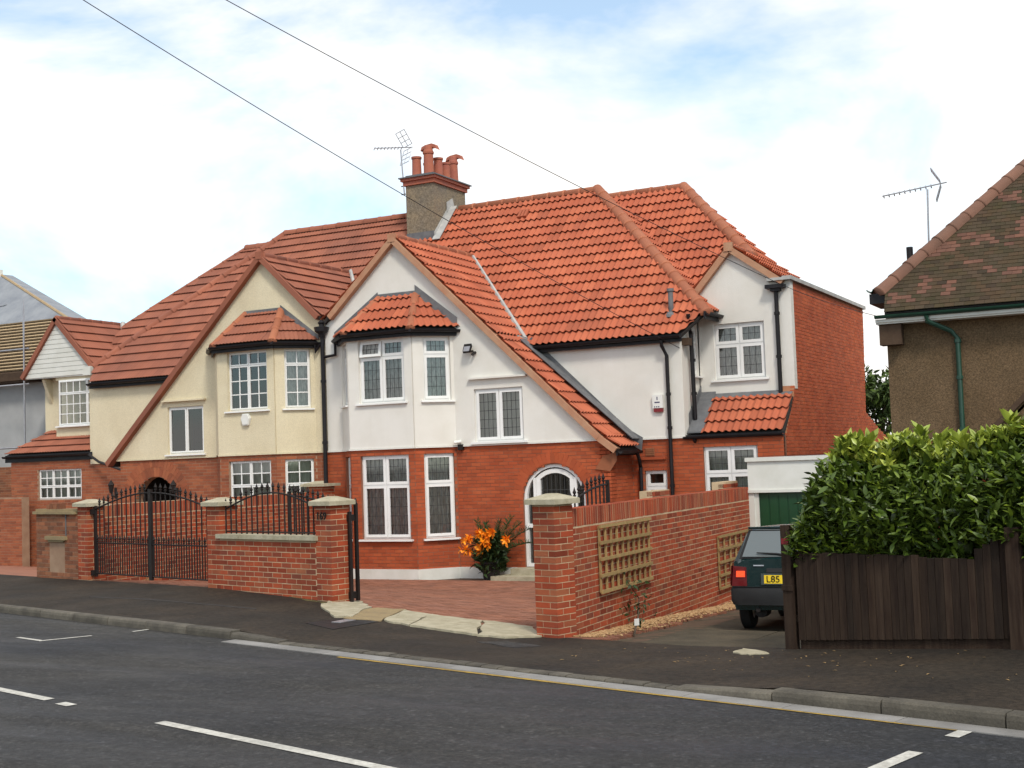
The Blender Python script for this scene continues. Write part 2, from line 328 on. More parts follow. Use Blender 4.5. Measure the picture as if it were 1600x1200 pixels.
def scan(poly, z):
    xs = []
    for (u0, z0), (u1, z1) in zip(poly, poly[1:]+poly[:1]):
        if (z0 <= z) != (z1 <= z): xs.append(u0+(u1-u0)*(z-z0)/(z1-z0))
    xs.sort(); return list(zip(xs[::2], xs[1::2]))
def bricks(F, outer, holes=(), H=.064, L=.214, j=.011, proud=.005, z0=None, jit=None, header=False, depth=.09):
    """courses of bricks laid on a facet, cut at openings"""
    jit = (.0025 if proud > .003 else .001) if jit is None else jit
    out = []; zs = [z for u, z in outer]; z = (min(zs) if z0 is None else z0); k = 0
    while z+H*.6 < max(zs):
        zc = z+H/2; iv = scan(list(outer), min(zc, max(zs)-1e-4))
        for h in holes:
            for a, b in scan(list(h), zc):
                iv = [q for p in iv for q in ((p[0], min(p[1], a-.002)), (max(p[0], b+.002), p[1])) if q[1]-q[0] > .02]
        for a, b in iv:
            pos = math.floor(a/(L+j))*(L+j)+(k % 2)*(L+j)/2-(L+j)
            while pos < b:
                p0, p1 = max(pos, a), min(pos+L, b)
                if p1-p0 > .03:
                    d = proud+random.uniform(-jit, jit)
                    c = F.pt((p0+p1)/2, zc+random.uniform(-.0015, .0015), d-depth/2)
                    out.append(('b', axm(c, F.u*(p1-p0), F.n*depth, Vector((0, 0, H)))))
                pos += L+j
        z += H+j; k += 1
    return out
def arch(cx, zs, r, z0, n=18):
    return [(cx-r, z0), (cx+r, z0)]+[(cx+r*math.cos(math.pi*i/n), zs+r*math.sin(math.pi*i/n)) for i in range(n+1)]

# ---- roof tiles
def wave_tile(w, l, hgt, per, lip=.014, lift=.03, n=12, flat=.35):
    vs = []; fs = []
    for yy, zz in ((0, lift), (l, 0.0)):
        for i in range(n+1):
            x = w*i/n; c = .5+.5*math.cos(2*math.pi*x/per); h = hgt*max(0, (c-flat)/(1-flat)) if flat else hgt*c
            vs.append((x, yy, zz+h+.012))
    for i in range(n+1): x, y, z = vs[i]; vs.append((x, y+.002, z-lip))
    fs += [(i, i+1, n+2+i, n+1+i) for i in range(n)]
    b = 2*(n+1); fs += [(b+i, b+i+1, i+1, i) for i in range(n)]
    return vs, fs
TILE_ROMAN = dict(w=.30, g=.34, unit=wave_tile(.30, .40, .046, .15, .014, .055, 12, .1))
TILE_LOW = dict(w=.30, g=.34, unit=wave_tile(.30, .40, .016, .10, .016, .05, 9, .3))
def plain_tile():
    vs, fs = [], []
    b = MB(); b.obox((.081, .13, .02), (.081, 0, 0), (0, .13, -.009), (0, .0005, .007)); return b.v, b.f
TILE_PLAIN = dict(w=.166, g=.105, unit=plain_tile(), stag=True)
def tiles(O, U, V, poly, T, off=0.0):
    """tiles over a convex polygon (u,v) of a roof plane; returns whole tiles and cut ones"""
    O, U, V = Vector(O), Vector(U).normalized(), Vector(V).normalized(); Nn = U.cross(V)
    if Nn.z < 0: Nn = -Nn
    M0 = Matrix((U, V, Nn)).transposed().to_4x4(); M0.translation = O
    ar = sum(a[0]*b[1]-b[0]*a[1] for a, b in zip(poly, poly[1:]+poly[:1]))
    P = poly if ar > 0 else poly[::-1]
    ed = []
    for a, b in zip(P, P[1:]+P[:1]):
        d = Vector((b[0]-a[0], b[1]-a[1])); l = d.length
        if l > 1e-6: ed.append((Vector((a[0], a[1])), Vector((-d.y/l, d.x/l))))   # inward normal
    ins = lambda q: min((q-a).dot(n) for a, n in ed)
    us = [p[0] for p in P]; vv = [p[1] for p in P]; w, gg = T['w'], T['g']
    whole, cut = [], MB(); v = min(vv); k = 0; vs0, fs0 = T['unit']
    while v < max(vv):
        u = math.floor((min(us)-off)/w)*w+off-(w/2 if T.get('stag') and k % 2 else 0)
        while u < max(us):
            c = [Vector((u+a, v+b)) for a in (0.002, w-.002) for b in (0.002, gg-.002)]
            dd = [ins(q) for q in c]
            jz = random.uniform(0, .004)
            Mt = M0@Matrix.Translation((u, v, jz))@Matrix.Rotation(random.uniform(-.004, .004), 4, 'Z')
            if min(dd) > -.004: whole.append(('t', Mt))
            elif any((q-a).dot(n) > 0 for q in c for a, n in ed) and all(max((q-a).dot(n) for q in c) > 0 for a, n in ed):
                bm = bmesh.new(); bv = [bm.verts.new((x+u, y+v, z)) for x, y, z in vs0]
                for f in fs0: bm.faces.new([bv[i] for i in f])
                for a, n in ed:
                    if min((q-a).dot(n) for q in c) < 0 and len(bm.faces):
                        bmesh.ops.bisect_plane(bm, geom=bm.verts[:]+bm.edges[:]+bm.faces[:], plane_co=(a.x, a.y, 0), plane_no=(-n.x, -n.y, 0), clear_outer=True)
                if len(bm.faces):
                    bm.verts.index_update(); cut.add([M0@q.co for q in bm.verts], [[q.index for q in f.verts] for f in bm.faces], random.uniform(.01, .99))
                bm.free()
            u += w
        v += gg; k += 1
    return whole, cut, (O, U, V, Nn, P)
class Roof:
    """gathers the slopes of one roof: deck, whole tiles as parts, the cut ones joined"""
    def __init__(s, parent, T, m): s.p, s.T, s.m = parent, T, m; s.items = []; s.cut = MB(); s.deck = MB(); s.alt = None
    def slope(s, O, U, V, poly, tile=True, off=0.0):
        if tile:
            wl, ct, (O, U, V, N, P) = tiles(O, U, V, poly, s.T, off); s.items += wl
            if ct.f: s.cut.add(ct.v, ct.f); s.cut.r[-len(ct.f):] = ct.r
        else:
            O, U, V = Vector(O), Vector(U).normalized(), Vector(V).normalized(); N = U.cross(V); N = N if N.z > 0 else -N; P = poly
        pl = [O+U*a+V*b-N*(.012 if tile else -.02) for a, b in P]; s.deck.prism(pl, N*-.07)
    def done(s, limit=300):
        d = s.deck.build('roof', 'felt_dark', s.p)
        if s.alt: pieces(d, 'roof_tile', {'t': s.T['unit']}, [q for q in s.items if s.alt(q)], 'tile_pink', limit, 'roof_tiles', 35); s.items = [q for q in s.items if not s.alt(q)]
        pieces(d, 'roof_tile', {'t': s.T['unit']}, s.items, s.m, limit, 'roof_tiles', 35)
        if s.cut.f:
            o = s.cut.build('cut_roof_tiles', s.m, d, 35); o['kind'] = 'stuff'
        return d
def ridge(parent, a, b, m='ridge_red', r=.13, seg=.43, up=None, name='ridge_tile', end=True):
    """half-round ridge tiles end to end with a small lap"""
    a, b = Vector(a), Vector(b); d = b-a; n = max(1, round(d.length/seg)); dn = d.normalized(); sx = dn.cross(Vector((0, 0, 1))).normalized(); zz = sx.cross(dn)
    K = 8; vs = []; fs = []; l = d.length/n
    for i, (y, rr) in enumerate(((0, r*1.06), (.12*l, r*1.06), (.13*l, r), (l+.02, r*.97))):
        for k in range(K+1):
            an = math.pi*(k/K*1.16-.08); vs.append((rr*math.cos(an), y, rr*math.sin(an)*.92-.03))
    for i in range(3):
        for k in range(K): q = i*(K+1)+k; fs.append((q, q+1, q+K+2, q+K+1))
    fs.append(tuple(range(K+1))[::-1]); fs.append(tuple(3*(K+1)+k for k in range(K+1)))
    M = Matrix((sx, dn, zz)).transposed().to_4x4(); it = []
    for i in range(n):
        Q = M.copy(); Q.translation = a+dn*(l*i)+zz*random.uniform(-.004, .004); it.append(('r', Q))
    pieces(parent, name, {'r': (vs, fs)}, it, m, 300, smooth=True)

# ---- windows
def window(house, F, r, cols, rows, style, inset=.07, sill=True, curtain='curtain', lead=(4, 3, 2), open_=None, fr=.05, sd=.06, label=None, depth_sill=.09):
    """uPVC window: outer frame, sashes, panes, leading or glazing bars, sill, curtain behind"""
    u0, u1, z0, z1 = r; d = -inset
    mb = MB()
    W = u1-u0; Hh = z1-z0
    cw = [c/sum(cols)*W for c in cols]; rh = [c/sum(rows)*Hh for c in rows]
    us = [u0]; [us.append(us[-1]+c) for c in cw]; zs = [z0]; [zs.append(zs[-1]+c) for c in rh]
    mb.fbox(F, u0, u1, z0, z0+fr, d-.06, d); mb.fbox(F, u0, u1, z1-fr, z1, d-.06, d)
    mb.fbox(F, u0, u0+fr, z0+fr, z1-fr, d-.06, d); mb.fbox(F, u1-fr, u1, z0+fr, z1-fr, d-.06, d)
    for u in us[1:-1]: mb.fbox(F, u-fr*.35, u+fr*.35, z0+fr, z1-fr, d-.058, d-.002)
    for i, z in enumerate(zs[1:-1]):
        for a, b in zip(us[:-1], us[1:]):
            mb.fbox(F, a+(fr if a == u0 else fr*.35), b-(fr if b == u1 else fr*.35), z-fr*.35, z+fr*.35, d-.058, d-.001)
    wo = mb.build('window', 'upvc', house)
    if label: wo['label'] = label
    for ci in range(len(cols)):
        for ri in range(len(rows)):
            a = us[ci]+(fr*.72 if ci == 0 else fr*.2); b = us[ci+1]-(fr*.72 if ci == len(cols)-1 else fr*.2)
            e = zs[ri]+(fr*.72 if ri == 0 else fr*.2); f = zs[ri+1]-(fr*.72 if ri == len(rows)-1 else fr*.2)
            q = MB(); ds = d+.018; s = sd if style != 'geo' else .028
            q.fbox(F, a, b, e, e+s, ds-.045, ds); q.fbox(F, a, b, f-s, f, ds-.045, ds); q.fbox(F, a, a+s, e+s, f-s, ds-.045, ds); q.fbox(F, b-s, b, e+s, f-s, ds-.045, ds)
            so_ = q.build('sash', 'upvc', wo)
            if open_ == (ci, ri):
                pv = F.pt((a+b)/2, f, ds); so_.matrix_basis = Matrix.Translation(pv)@Matrix.Rotation(R(-11), 4, F.u)@Matrix.Translation(-pv)
            pn = MB(); pn.add([F.pt(a+s, e+s, ds-.028), F.pt(b-s, e+s, ds-.028), F.pt(b-s, f-s, ds-.028), F.pt(a+s, f-s, ds-.028)], [(0, 1, 2, 3)]); po = pn.build('pane', 'glass', wo)
            g_ = MB()
            if style == 'lead':
                nx, ny = lead[0], (lead[2] if (f-e) < .55*Hh and len(rows) > 1 else lead[1])
                for i in range(1, nx): x = a+s+(b-a-2*s)*i/nx; g_.fbox(F, x-.0045, x+.0045, e+s, f-s, ds-.026, ds-.021)
                for i in range(1, ny): z = e+s+(f-e-2*s)*i/ny; g_.fbox(F, a+s, b-s, z-.0045, z+.0045, ds-.026, ds-.0205)
                if g_.f: lo = g_.build('leading', 'leading', wo)
            elif style == 'geo':
                nx, ny = lead[0], (lead[2] if ri == len(rows)-1 else lead[1])
                for i in range(1, nx): x = a+s+(b-a-2*s)*i/nx; g_.fbox(F, x-.012, x+.012, e+s, f-s, ds-.026, ds-.012)
                for i in range(1, ny): z = e+s+(f-e-2*s)*i/ny; g_.fbox(F, a+s, b-s, z-.012, z+.012, ds-.026, ds-.0115)
                if g_.f: g_.build('glazing_bar', 'upvc', wo)
            if open_ == (ci, ri):
                for oo in (po, lo if style == 'lead' else po): oo.matrix_basis = so_.matrix_basis
    if sill:
        q = MB(); q.prism([F.pt(u0-.07, z0-.045, -inset), F.pt(u0-.07, z0, -inset), F.pt(u0-.07, z0-.012, depth_sill), F.pt(u0-.07, z0-.045, depth_sill)], F.u*(W+.14)); q.build('sill', 'upvc', wo)
    if curtain:
        q = MB(); n = max(8, int(W/.035)); vs = []
        for i in range(n+1):
            x = u0+W*i/n; dd = -inset-.12-.045*math.sin(i*1.1+u0*3)-.018*math.sin(i*2.3+u0)
            vs += [F.pt(x, z0, dd), F.pt(x, z1, dd)]
        q.add(vs, [(2*i, 2*i+2, 2*i+3, 2*i+1) for i in range(n)]); q.build('curtain', curtain, wo, True)
    return wo
def text_mesh(name, txt, size, M, m, parent, ext=.002):
    c = bpy.data.curves.new(name, 'FONT'); c.body = txt; c.size = size; c.extrude = ext; c.align_x = 'LEFT'
    o = bpy.data.objects.new(name, c); COL.objects.link(o); dg = bpy.context.evaluated_depsgraph_get()
    me = bpy.data.meshes.new_from_object(o.evaluated_get(dg)); bpy.data.objects.remove(o)
    me.transform(M); me.materials.clear(); return link(name, me, m, parent)
def pipe(parent, pts, r=.035, m='gutter_black', name='downpipe', collars=()):
    mb = MB(); mb.tube(pts, r, 10)
    o = mb.build(name, m, parent, 40)
    for c in collars:
        q = MB(); q.tube([Vector(c)-Vector((0, 0, .03)), Vector(c)+Vector((0, 0, .03))], r*1.35, 10); q.build('pipe_clip', m, o)
    return o
def gutter(parent, a, b, r=.06, m='gutter_black', outn=(0, -1, 0), fascia=.16):
    """half-round gutter with a fascia board behind"""
    a, b = Vector(a), Vector(b); nn = Vector(outn); vs = []; K = 8
    for p in (a, b):
        for k in range(K+1):
            an = math.pi*k/K; vs.append(p-nn*(r*math.cos(an))-Vector((0, 0, r*math.sin(an))))
        for k in range(K+1):
            an = math.pi*(K-k)/K; vs.append(p-nn*(r*.86*math.cos(an))-Vector((0, 0, r*.86*math.sin(an))))
    n = 2*(K+1); mb = MB(); mb.add(vs, [(i, (i+1) % n, (i+1) % n+n, i+n) for i in range(n)]+[tuple(range(n)), tuple(range(n, 2*n))])
    o = mb.build('gutter', m, parent, 40)
    if fascia:
        q = MB(); e = (b-a).normalized(); q.obox((a+b)/2-nn*(r+.022)+Vector((0, 0, -fascia/2+.03)), (b-a)/2, nn*.018, (0, 0, fascia/2)); q.build('fascia', m, o)
    return o
# ------------------------------------------------------------ ground, road, pavement
TH = R(15.4); RU = Vector((math.cos(TH), -math.sin(TH), 0)); RN = Vector((math.sin(TH), math.cos(TH), 0))
TW = 11.35; TK = 8.7; ZR = .07      # wall line, kerb line, road level
def xy(s, t): return RU*s+RN*t
def interp(x, tab):
    if x <= tab[0][0]: return tab[0][1]
    for (a, p), (b, q) in zip(tab, tab[1:]):
        if x <= b: f = (x-a)/(b-a); return p+(q-p)*f
    return tab[-1][1]
ZWALL = [(-24, .2), (-20, .22), (-16.8, .24), (-14.4, .17), (-12.2, .03), (-10.2, -.07), (-8.2, -.04), (-6.9, .03), (-4.6, .2), (2, .24)]
ZKERB = [(-12.75, .165), (-11.75, .085), (-6.35, .085), (-5.2, .175)]
def gz(s, t):
    if t < 2.6: return .19
    if t <= TK: return ZR
    zk = interp(s, ZKERB); zw = interp(s, ZWALL)
    if t <= TW: return zk+(zw-zk)*(t-TK)/(TW-TK)
    f = min(1, (t-TW)/7.0); f = f*f*(3-2*f) if f < 1 else 1
    f = min(1, (t-TW)/6.0); return zw+(-.41-zw)*f
def gxy(x, y): p = Vector((x, y, 0)); return gz(p.dot(RU), p.dot(RN))
def onG(px, py):
    """where a pixel's ray meets the ground"""
    d = ray(px, py); a = 5.0
    for _ in range(4000):
        p = EYE+d*a
        if p.z <= gxy(p.x, p.y): return p
        a += .01
    return p
def stG(px, py): p = onG(px, py); return p.dot(RU), p.dot(RN)
def sheet(name, ss, ts, dz, m, fn=gz, side=True, **k):
    mb = MB(); n = len(ts); vs = []
    for s in ss:
        for t in ts: p = xy(s, t); vs.append((p.x, p.y, fn(s, t)+dz))
    mb.add(vs, [(i*n+j, (i+1)*n+j, (i+1)*n+j+1, i*n+j+1) for i in range(len(ss)-1) for j in range(n-1)])
    o = mb.build(name, m, None, True)
    for a, b in k.items(): o[a] = b
    return o
lin = lambda a, b, n: [a+(b-a)*i/n for i in range(n+1)]
far = [-900, -300, -120, -70, -45]
SS = far+lin(-34, 6, 80)+[14, 30, 70, 300, 900]
sheet('ground', SS, [-900, -200, -60, -20, -2]+lin(0, 2.5, 2)+[2.7, 8.6, 8.8]+lin(9, 19, 40)+[24, 32, 50, 90, 200, 900], -.06, 'soil',
      lambda s, t: min(gz(s, t), .05) if t < 40 else gz(s, 40)-.0, kind='structure')
road = sheet('road', SS, [2.6, 5.5, 8.72], 0, 'asphalt_road', lambda s, t: ZR, kind='structure')
pave = sheet('pavement', far+lin(-34, 6, 160)+[14, 30, 70, 300, 900], [8.84]+lin(8.9, 11.5, 14), 0, 'asphalt_path', kind='structure')
sheet('far_side_pavement', SS, [-3, 0, 2.45], 0, 'asphalt_path', lambda s, t: .19, kind='structure')
# kerb stones, dropped between the crossings, and the pale channel blocks in front
it = []; its = []; ch = []
for k in range(48):
    L = .915; s = -11.75-L*(k+1) if k < 28 else -6.35+L*(k-28)
    if True:
        z0, z1 = interp(s, ZKERB), interp(s+L, ZKERB); c = xy(s+L/2, TK+.075); zt = (z0+z1)/2
        a = (xy(s+L, 0)-xy(s, 0))+Vector((0, 0, z1-z0)); it.append(('k', axm(Vector((c.x, c.y, zt-.11)), a.normalized()*(a.length-.012), RN*.15, Vector((0, 0, .225)))))
KERBU = {'k': None}
b = MB(); pr = [(-.5, -.5), (.5, -.5), (.5, .5), (-.34, .5), (-.44, .44), (-.5, .3)]
b.prism([(-.5, y, z) for y, z in pr], (1, 0, 0)); KERBU['k'] = (b.v, b.f)
pieces(pave, 'kerb_stone', KERBU, it, 'stone_kerb')
s = -11.75
while s < -6.4:
    L = random.uniform(.19, .24); c = xy(s+L/2, TK+.06); its.append(('k', axm(Vector((c.x, c.y, .065+random.uniform(-.005, .006))), RU*(L-.012), RN*.12, Vector((0, 0, .06))))); s += L
pieces(pave, 'granite_sett', KERBU, its, 'stone_kerb')
s = -40.0
while s < 12:
    L = .915
    if s > -13.2: c = xy(s+L/2, TK-.105); ch.append(('b', axm(Vector((c.x, c.y, ZR-.045)), RU*(L-.01), RN*.2, Vector((0, 0, .105)))))
    s += L
pieces(road, 'channel_block', BOXU, ch, 'channel')
b = MB(); b.obox(Vector((xy(-14, 2.53).x, xy(-14, 2.53).y, .1)), RU*40, RN*.07, (0, 0, .093)); o = b.build('far_kerb', 'stone_kerb', None); o['kind'] = 'structure'
# painted markings: thin sheets 4 mm above the road, each its own piece
def mark(name, pts, m='paint_white', z=ZR+.005):
    b = MB(); vs = [(xy(*q).x, xy(*q).y, z) for q in pts]; b.add(vs, [tuple(range(len(vs)))]); return b.build(name, m, road)
def strip(name, s0, t0, s1, t1, w, m='paint_white'):
    d = Vector((s1-s0, t1-t0)).normalized(); n = Vector((-d.y, d.x))*w/2
    return mark(name, [(s0+n.x, t0+n.y), (s0-n.x, t0-n.y), (s1-n.x, t1-n.y), (s1+n.x, t1+n.y)], m)
for a, b_ in ((-14.75, -10.75), (-8.98, -4.98), (-3.2, .8), (-20.5, -16.5), (-26.3, -22.3)): strip('centre_line_dash', a, 5.5, b_, 5.5, .1)
strip('stud_mark', -10.5, 5.47, -10.3, 5.47, .1)
strip('bay_corner_line', -15.3, 7.43, -14.73, 7.43, .06); strip('bay_end_line', -14.7, 7.4, -14.55, 8.0, .06); strip('bay_end_line', -14.42, 8.48, -14.42, 8.74, .06)
strip('bay_end_line', -3.8, 7.2, -3.8, 7.75, .1); strip('bay_end_line', -3.8, 8.28, -3.8, 8.58, .1)
strip('yellow_line', -10.4, 8.45, -3.85, 8.5, .05, 'paint_yellow')
# concrete patches at the gateway, service cover
def patch(name, pts, m, dz, th=.012, amp=.05):
    P = [stG(*q) for q in pts]; P2 = []
    for (a, b_), (c, d) in zip(P, P[1:]+P[:1]):
        for i in range(5): f = i/5; P2.append((a+(c-a)*f+random.uniform(-amp, amp), b_+(d-b_)*f+random.uniform(-amp, amp)))
    b = MB(); top = [Vector((xy(*q).x, xy(*q).y, gz(*q)+dz)) for q in P2]; b.prism([p-Vector((0, 0, th)) for p in top], (0, 0, th)); return b.build(name, m, pave)
patch('concrete_patch', [(500, 946), (520, 965), (545, 966), (582, 951), (560, 941), (530, 940)], 'concrete_pale', .022, .03)
patch('sand_patch', [(535, 967), (598, 972), (640, 954), (585, 950)], 'concrete_tan', .012, .03)
patch('concrete_apron', [(600, 971), (640, 979), (672, 962), (632, 955)], 'concrete_pale', .022, .03, .025)
patch('concrete_apron', [(643, 979.5), (700, 988), (745, 994), (752, 972), (700, 966), (675, 962.5)], 'concrete_pale', .026, .03, .025)
patch('concrete_apron', [(748, 994.5), (790, 998), (845, 996), (830, 982), (775, 973), (755, 972)], 'concrete_pale', .022, .03, .03)
patch('service_cover', [(478, 974), (520, 984), (592, 972), (545, 966)], 'black', .006, .02, .0)
patch('cover_plate', [(518, 973), (533, 974), (556, 970), (540, 969)], 'aluminium', .012, .01, .0)
patch('concrete_patch', [(1145, 1021), (1175, 1024), (1205, 1022), (1165, 1014)], 'concrete_pale', .01, .02, .03)
patch('tarmac_trench', [(140, 932), (260, 938), (400, 951), (400, 952.6), (260, 939.6), (140, 933.6)], 'felt_dark', .004, .008, .008)
patch('moss_patch', [(410, 925), (480, 938), (520, 945), (512, 939), (450, 928)], 'moss_patch', .006, .012, .03)
patch('tarmac_patch', [(745, 1003), (800, 1012), (850, 1010), (790, 1002)], 'asphalt_road', .005, .01, .03)
# front drive: block paving as real blocks on a bed that falls to the house
XP = -17.26
bed = sheet('front_drive', lin(-24.0, -8.0, 40), lin(TW+.02, 24, 36), -.03, 'paving_joint', kind='structure')
mb = MB()
def pblock(cx, cy, hx, hy):
    p = Vector((cx, cy, 0)); s_, t_ = p.dot(RU), p.dot(RN); z = gz(s_, t_)
    e = .1; sx = (gxy(cx+e, cy)-gxy(cx-e, cy))/(2*e); sy = (gxy(cx, cy+e)-gxy(cx, cy-e))/(2*e); zt = z+random.uniform(-.002, .002)
    vs = []
    for dz in (0, -.03):
        for dx, dy in ((-hx, -hy), (hx, -hy), (hx, hy), (-hx, hy)): vs.append((cx+dx, cy+dy, zt+dx*sx+dy*sy+dz))
    mb.add(vs, [(0, 1, 2, 3), (0, 1, 5, 4), (1, 2, 6, 5), (2, 3, 7, 6), (3, 0, 4, 7)], random.uniform(.01, .99))
def in_drive(x, y):
    p = Vector((x, y, 0)); t = p.dot(RN)
    return t > TW+.15 and y < 23.25 and x > -17.1 and x < -6.0-.05*(y-13)
y = 12.5; k = 0
while y < 24:
    x = -17.2+(k % 2)*.105
    while x < -5.8:
        if in_drive(x, y): pblock(x, y, .1, .048)
        x += .21
    y += .105; k += 1
o = mb.build('paving_blocks', 'paving_block', bed); o['kind'] = 'stuff'
# neighbour's side drive: cast concrete bays, gravel along the wall
sd_ = sheet('side_drive', lin(-11, -3, 20), lin(TW+.02, 26, 30), -.03, 'soil', kind='structure')
it = []
for i in range(3):
    for j in range(5):
        mbb = 0; x0 = -5.55+i*1.15; y0 = 11.4+j*1.9
        c = Vector((x0+.57, y0+.95, 0)); z = gxy(c.x, c.y); e = .5
        sx = (gxy(c.x+e, c.y)-gxy(c.x-e, c.y))/(2*e); sy = (gxy(c.x, c.y+e)-gxy(c.x, c.y-e))/(2*e)
        if c.dot(RN) < TW+.4 : continue
        it.append(('b', axm(Vector((c.x, c.y, z-.045+random.uniform(-.006, .006))), Vector((1.13, 0, 1.13*sx)), Vector((0, 1.875, 1.875*sy)), Vector((0, 0, .1)))))
pieces(sd_, 'concrete_slab', BOXU, it, 'concrete_drive')
# ------------------------------------------------------------ the pair of houses
ZG = -.6; ZB = 2.41            # bottom of walls, brick/render line
YF = 24.0; YM = 25.15; YW = 26.2; BD = .67
KP = 1.047; SL = math.hypot(1, KP)
def mz(z): return (z-4.5)/KP*SL                # height -> distance up the main slope
def brickwall(house, name, F, outer, holes, brickm, mortm, limit, th=.25, z0=-.6, proud=.005):
    mb = MB(); mb.slab(F, outer, holes, 0, th); o = mb.build(name, mortm, house)
    return o, bricks(F, outer, holes, z0=z0, proud=proud)
def lay(lst, brickm, total=300, ref='brick'):
    """give the parts budget to the walls whose bricks show largest"""
    n = sum(len(b) for o, b in lst); allb = sorted([((M.translation-EYE).length, i, ('b', M)) for i, (o, b) in enumerate(lst) for _, M in b], key=lambda q: q[0])
    top = set(id(q[2][1]) for q in allb[:total]); per = {i: ([], []) for i in range(len(lst))}
    for d, i, q in allb: per[i][0 if id(q[1]) in top else 1].append(q)
    for i, (o, b) in enumerate(lst):
        pieces(o, ref, BOXU, per[i][0], brickm, 10**6)
        if per[i][1]: pieces(o, ref, BOXU, per[i][1], brickm, 0, 'brickwork')
def verge(parent, pts, m, y0, y1, th=.07, dz=-.05):
    for i, (a, b) in enumerate(zip(pts, pts[1:])):
        d = Vector((b[0]-a[0], 0, b[1]-a[1])).normalized(); n = Vector((-d.z, 0, d.x)); n = n if n.z > 0 else -n
        q = MB(); A, B = Vector((a[0], y0, a[1])), Vector((b[0], y0, b[1])); q.prism([A+n*dz, B+n*dz, B+n*(dz+th), A+n*(dz+th)], (0, y1-y0, 0)); q.build('verge', m, parent)

# ======== white rendered house
WH = thing('semi_detached_house', 'white rendered semi-detached house with bright orange-red tiled roof and brick ground floor', 'house', (-13, 24, -.4), 'pair of semi-detached houses')
F0 = FY(YF); FM = FY(YM); FWg = FY(YW); FB = FY(YF-BD)
xl, x0, x1, xr = -16.79, -16.14, -14.5, -13.86
FR = Facet((x1, YF-BD), (xr-x1, BD), (BD, -(xr-x1))); FL = Facet((xl, YF), (x0-xl, -BD), (-BD, -(x0-xl)))
wR = math.hypot(xr-x1, BD); wL = math.hypot(x0-xl, BD)
FFl = Facet((-9.05, 0), (0, 1), (1, 0)); FK = Facet((-7.0, 0), (0, 1), (1, 0))
rB1 = FB.rect(561, 529.5, 632.5, 629); rB2 = FB.rect(565, 711.5, 640.5, 842.5); rR1 = FR.rect(661, 525.5, 703.5, 626.5); rR2 = FR.rect(664.5, 709, 711.5, 841)
rB2 = (rB2[0], rB2[1], rB2[2], ZB-.15); rR2 = (rR2[0], rR2[1], rB2[2], rB2[3]); rR1 = (rR1[0], rR1[1], rB1[2], rB1[3])
rL1 = (wL/2-.3, wL/2+.3, rB1[2], rB1[3]); rL2 = (wL/2-.3, wL/2+.3, rB2[2], rB2[3])
rS = F0.rect(742.5, 606, 818.5, 691); rS = (rS[0], rS[1], ZB+.05, rS[3])
dA = arch(-11.57, 1.22, .72, -.2)
rM = FM.rect(1008.5, 733, 1043, 782); rM = (rM[0], rM[1], .75, rM[3])
rW = FWg.rect(1116, 504, 1196, 592); rK = (25.72, 26.08, 3.7, 4.75)
rN = FM.rect(1099.5, 696, 1184.5, 745); rN = (rN[0], rN[1], .7, rN[3])
BR = []
BR.append(brickwall(WH, 'brick_wall', F0, [(XP, ZG), (xl, ZG), (xl, ZB), (XP, ZB)], [], 0, 'mortar_house', 0))
BR.append(brickwall(WH, 'brick_wall', F0, [(xr, ZG), (-10.27, ZG), (-10.27, ZB), (xr, ZB)], [dA], 0, 'mortar_house', 0))
BR.append(brickwall(WH, 'bay_brick_wall', FB, [(x0, ZG), (x1, ZG), (x1, ZB), (x0, ZB)], [hole(rB2)], 0, 'mortar_house', 0))
BR.append(brickwall(WH, 'bay_brick_wall', FR, [(0, ZG), (wR, ZG), (wR, ZB), (0, ZB)], [hole(rR2)], 0, 'mortar_house', 0))
BR.append(brickwall(WH, 'bay_brick_wall', FL, [(0, ZG), (wL, ZG), (wL, ZB), (0, ZB)], [hole(rL2)], 0, 'mortar_house', 0))
FG = Facet((-10.27, 0), (0, 1), (1, 0))
BR.append(brickwall(WH, 'brick_wall', FG, [(YF+.0, ZG), (YM, ZG), (YM, 2.3), (YF+.0, 2.3)], [], 0, 'mortar_house', 0))
BR.append(brickwall(WH, 'brick_wall', FM, [(-10.27, ZG), (-7.0, ZG), (-7.0, 2.36), (-9.05, 2.36), (-9.05, ZB), (-10.27, ZB)], [hole(rM), hole(rN)], 0, 'mortar_house', 0))
fl = [(25.35, ZG), (25.35, 2.35), (25.5, 2.55), (25.8, 2.86), (26.05, 3.14), (26.17, 3.38), (26.22, 3.6), (26.22, 5.58), (33.1, 5.58), (32.85, 2.95), (34.3, 2.55), (35.8, 2.2), (35.8, ZG)]
fo_, fb_ = brickwall(WH, 'flank_wall', FK, fl, [], 0, 'mortar_flank', 0); pieces(fo_, 'brick', BOXU, fb_, 'brick_flank', 0, 'brickwork')
lay(BR, 'brick_house', 300)
# rubbed brick arch over the front door: voussoirs
it = []
for i in range(27):
    an = math.pi*(i+.5)/27; rr = .72+.012+.115; d = Vector((math.cos(an), 0, math.sin(an))); tn = Vector((-math.sin(an), 0, math.cos(an)))
    it.append(('b', axm(Vector((-11.57, YF+.016, 1.22))+d*rr, d*.22, Vector((0, -.05, 0)), tn*.093)))
pieces(BR[1][0], 'arch_brick', BOXU, it, 'brick_house')
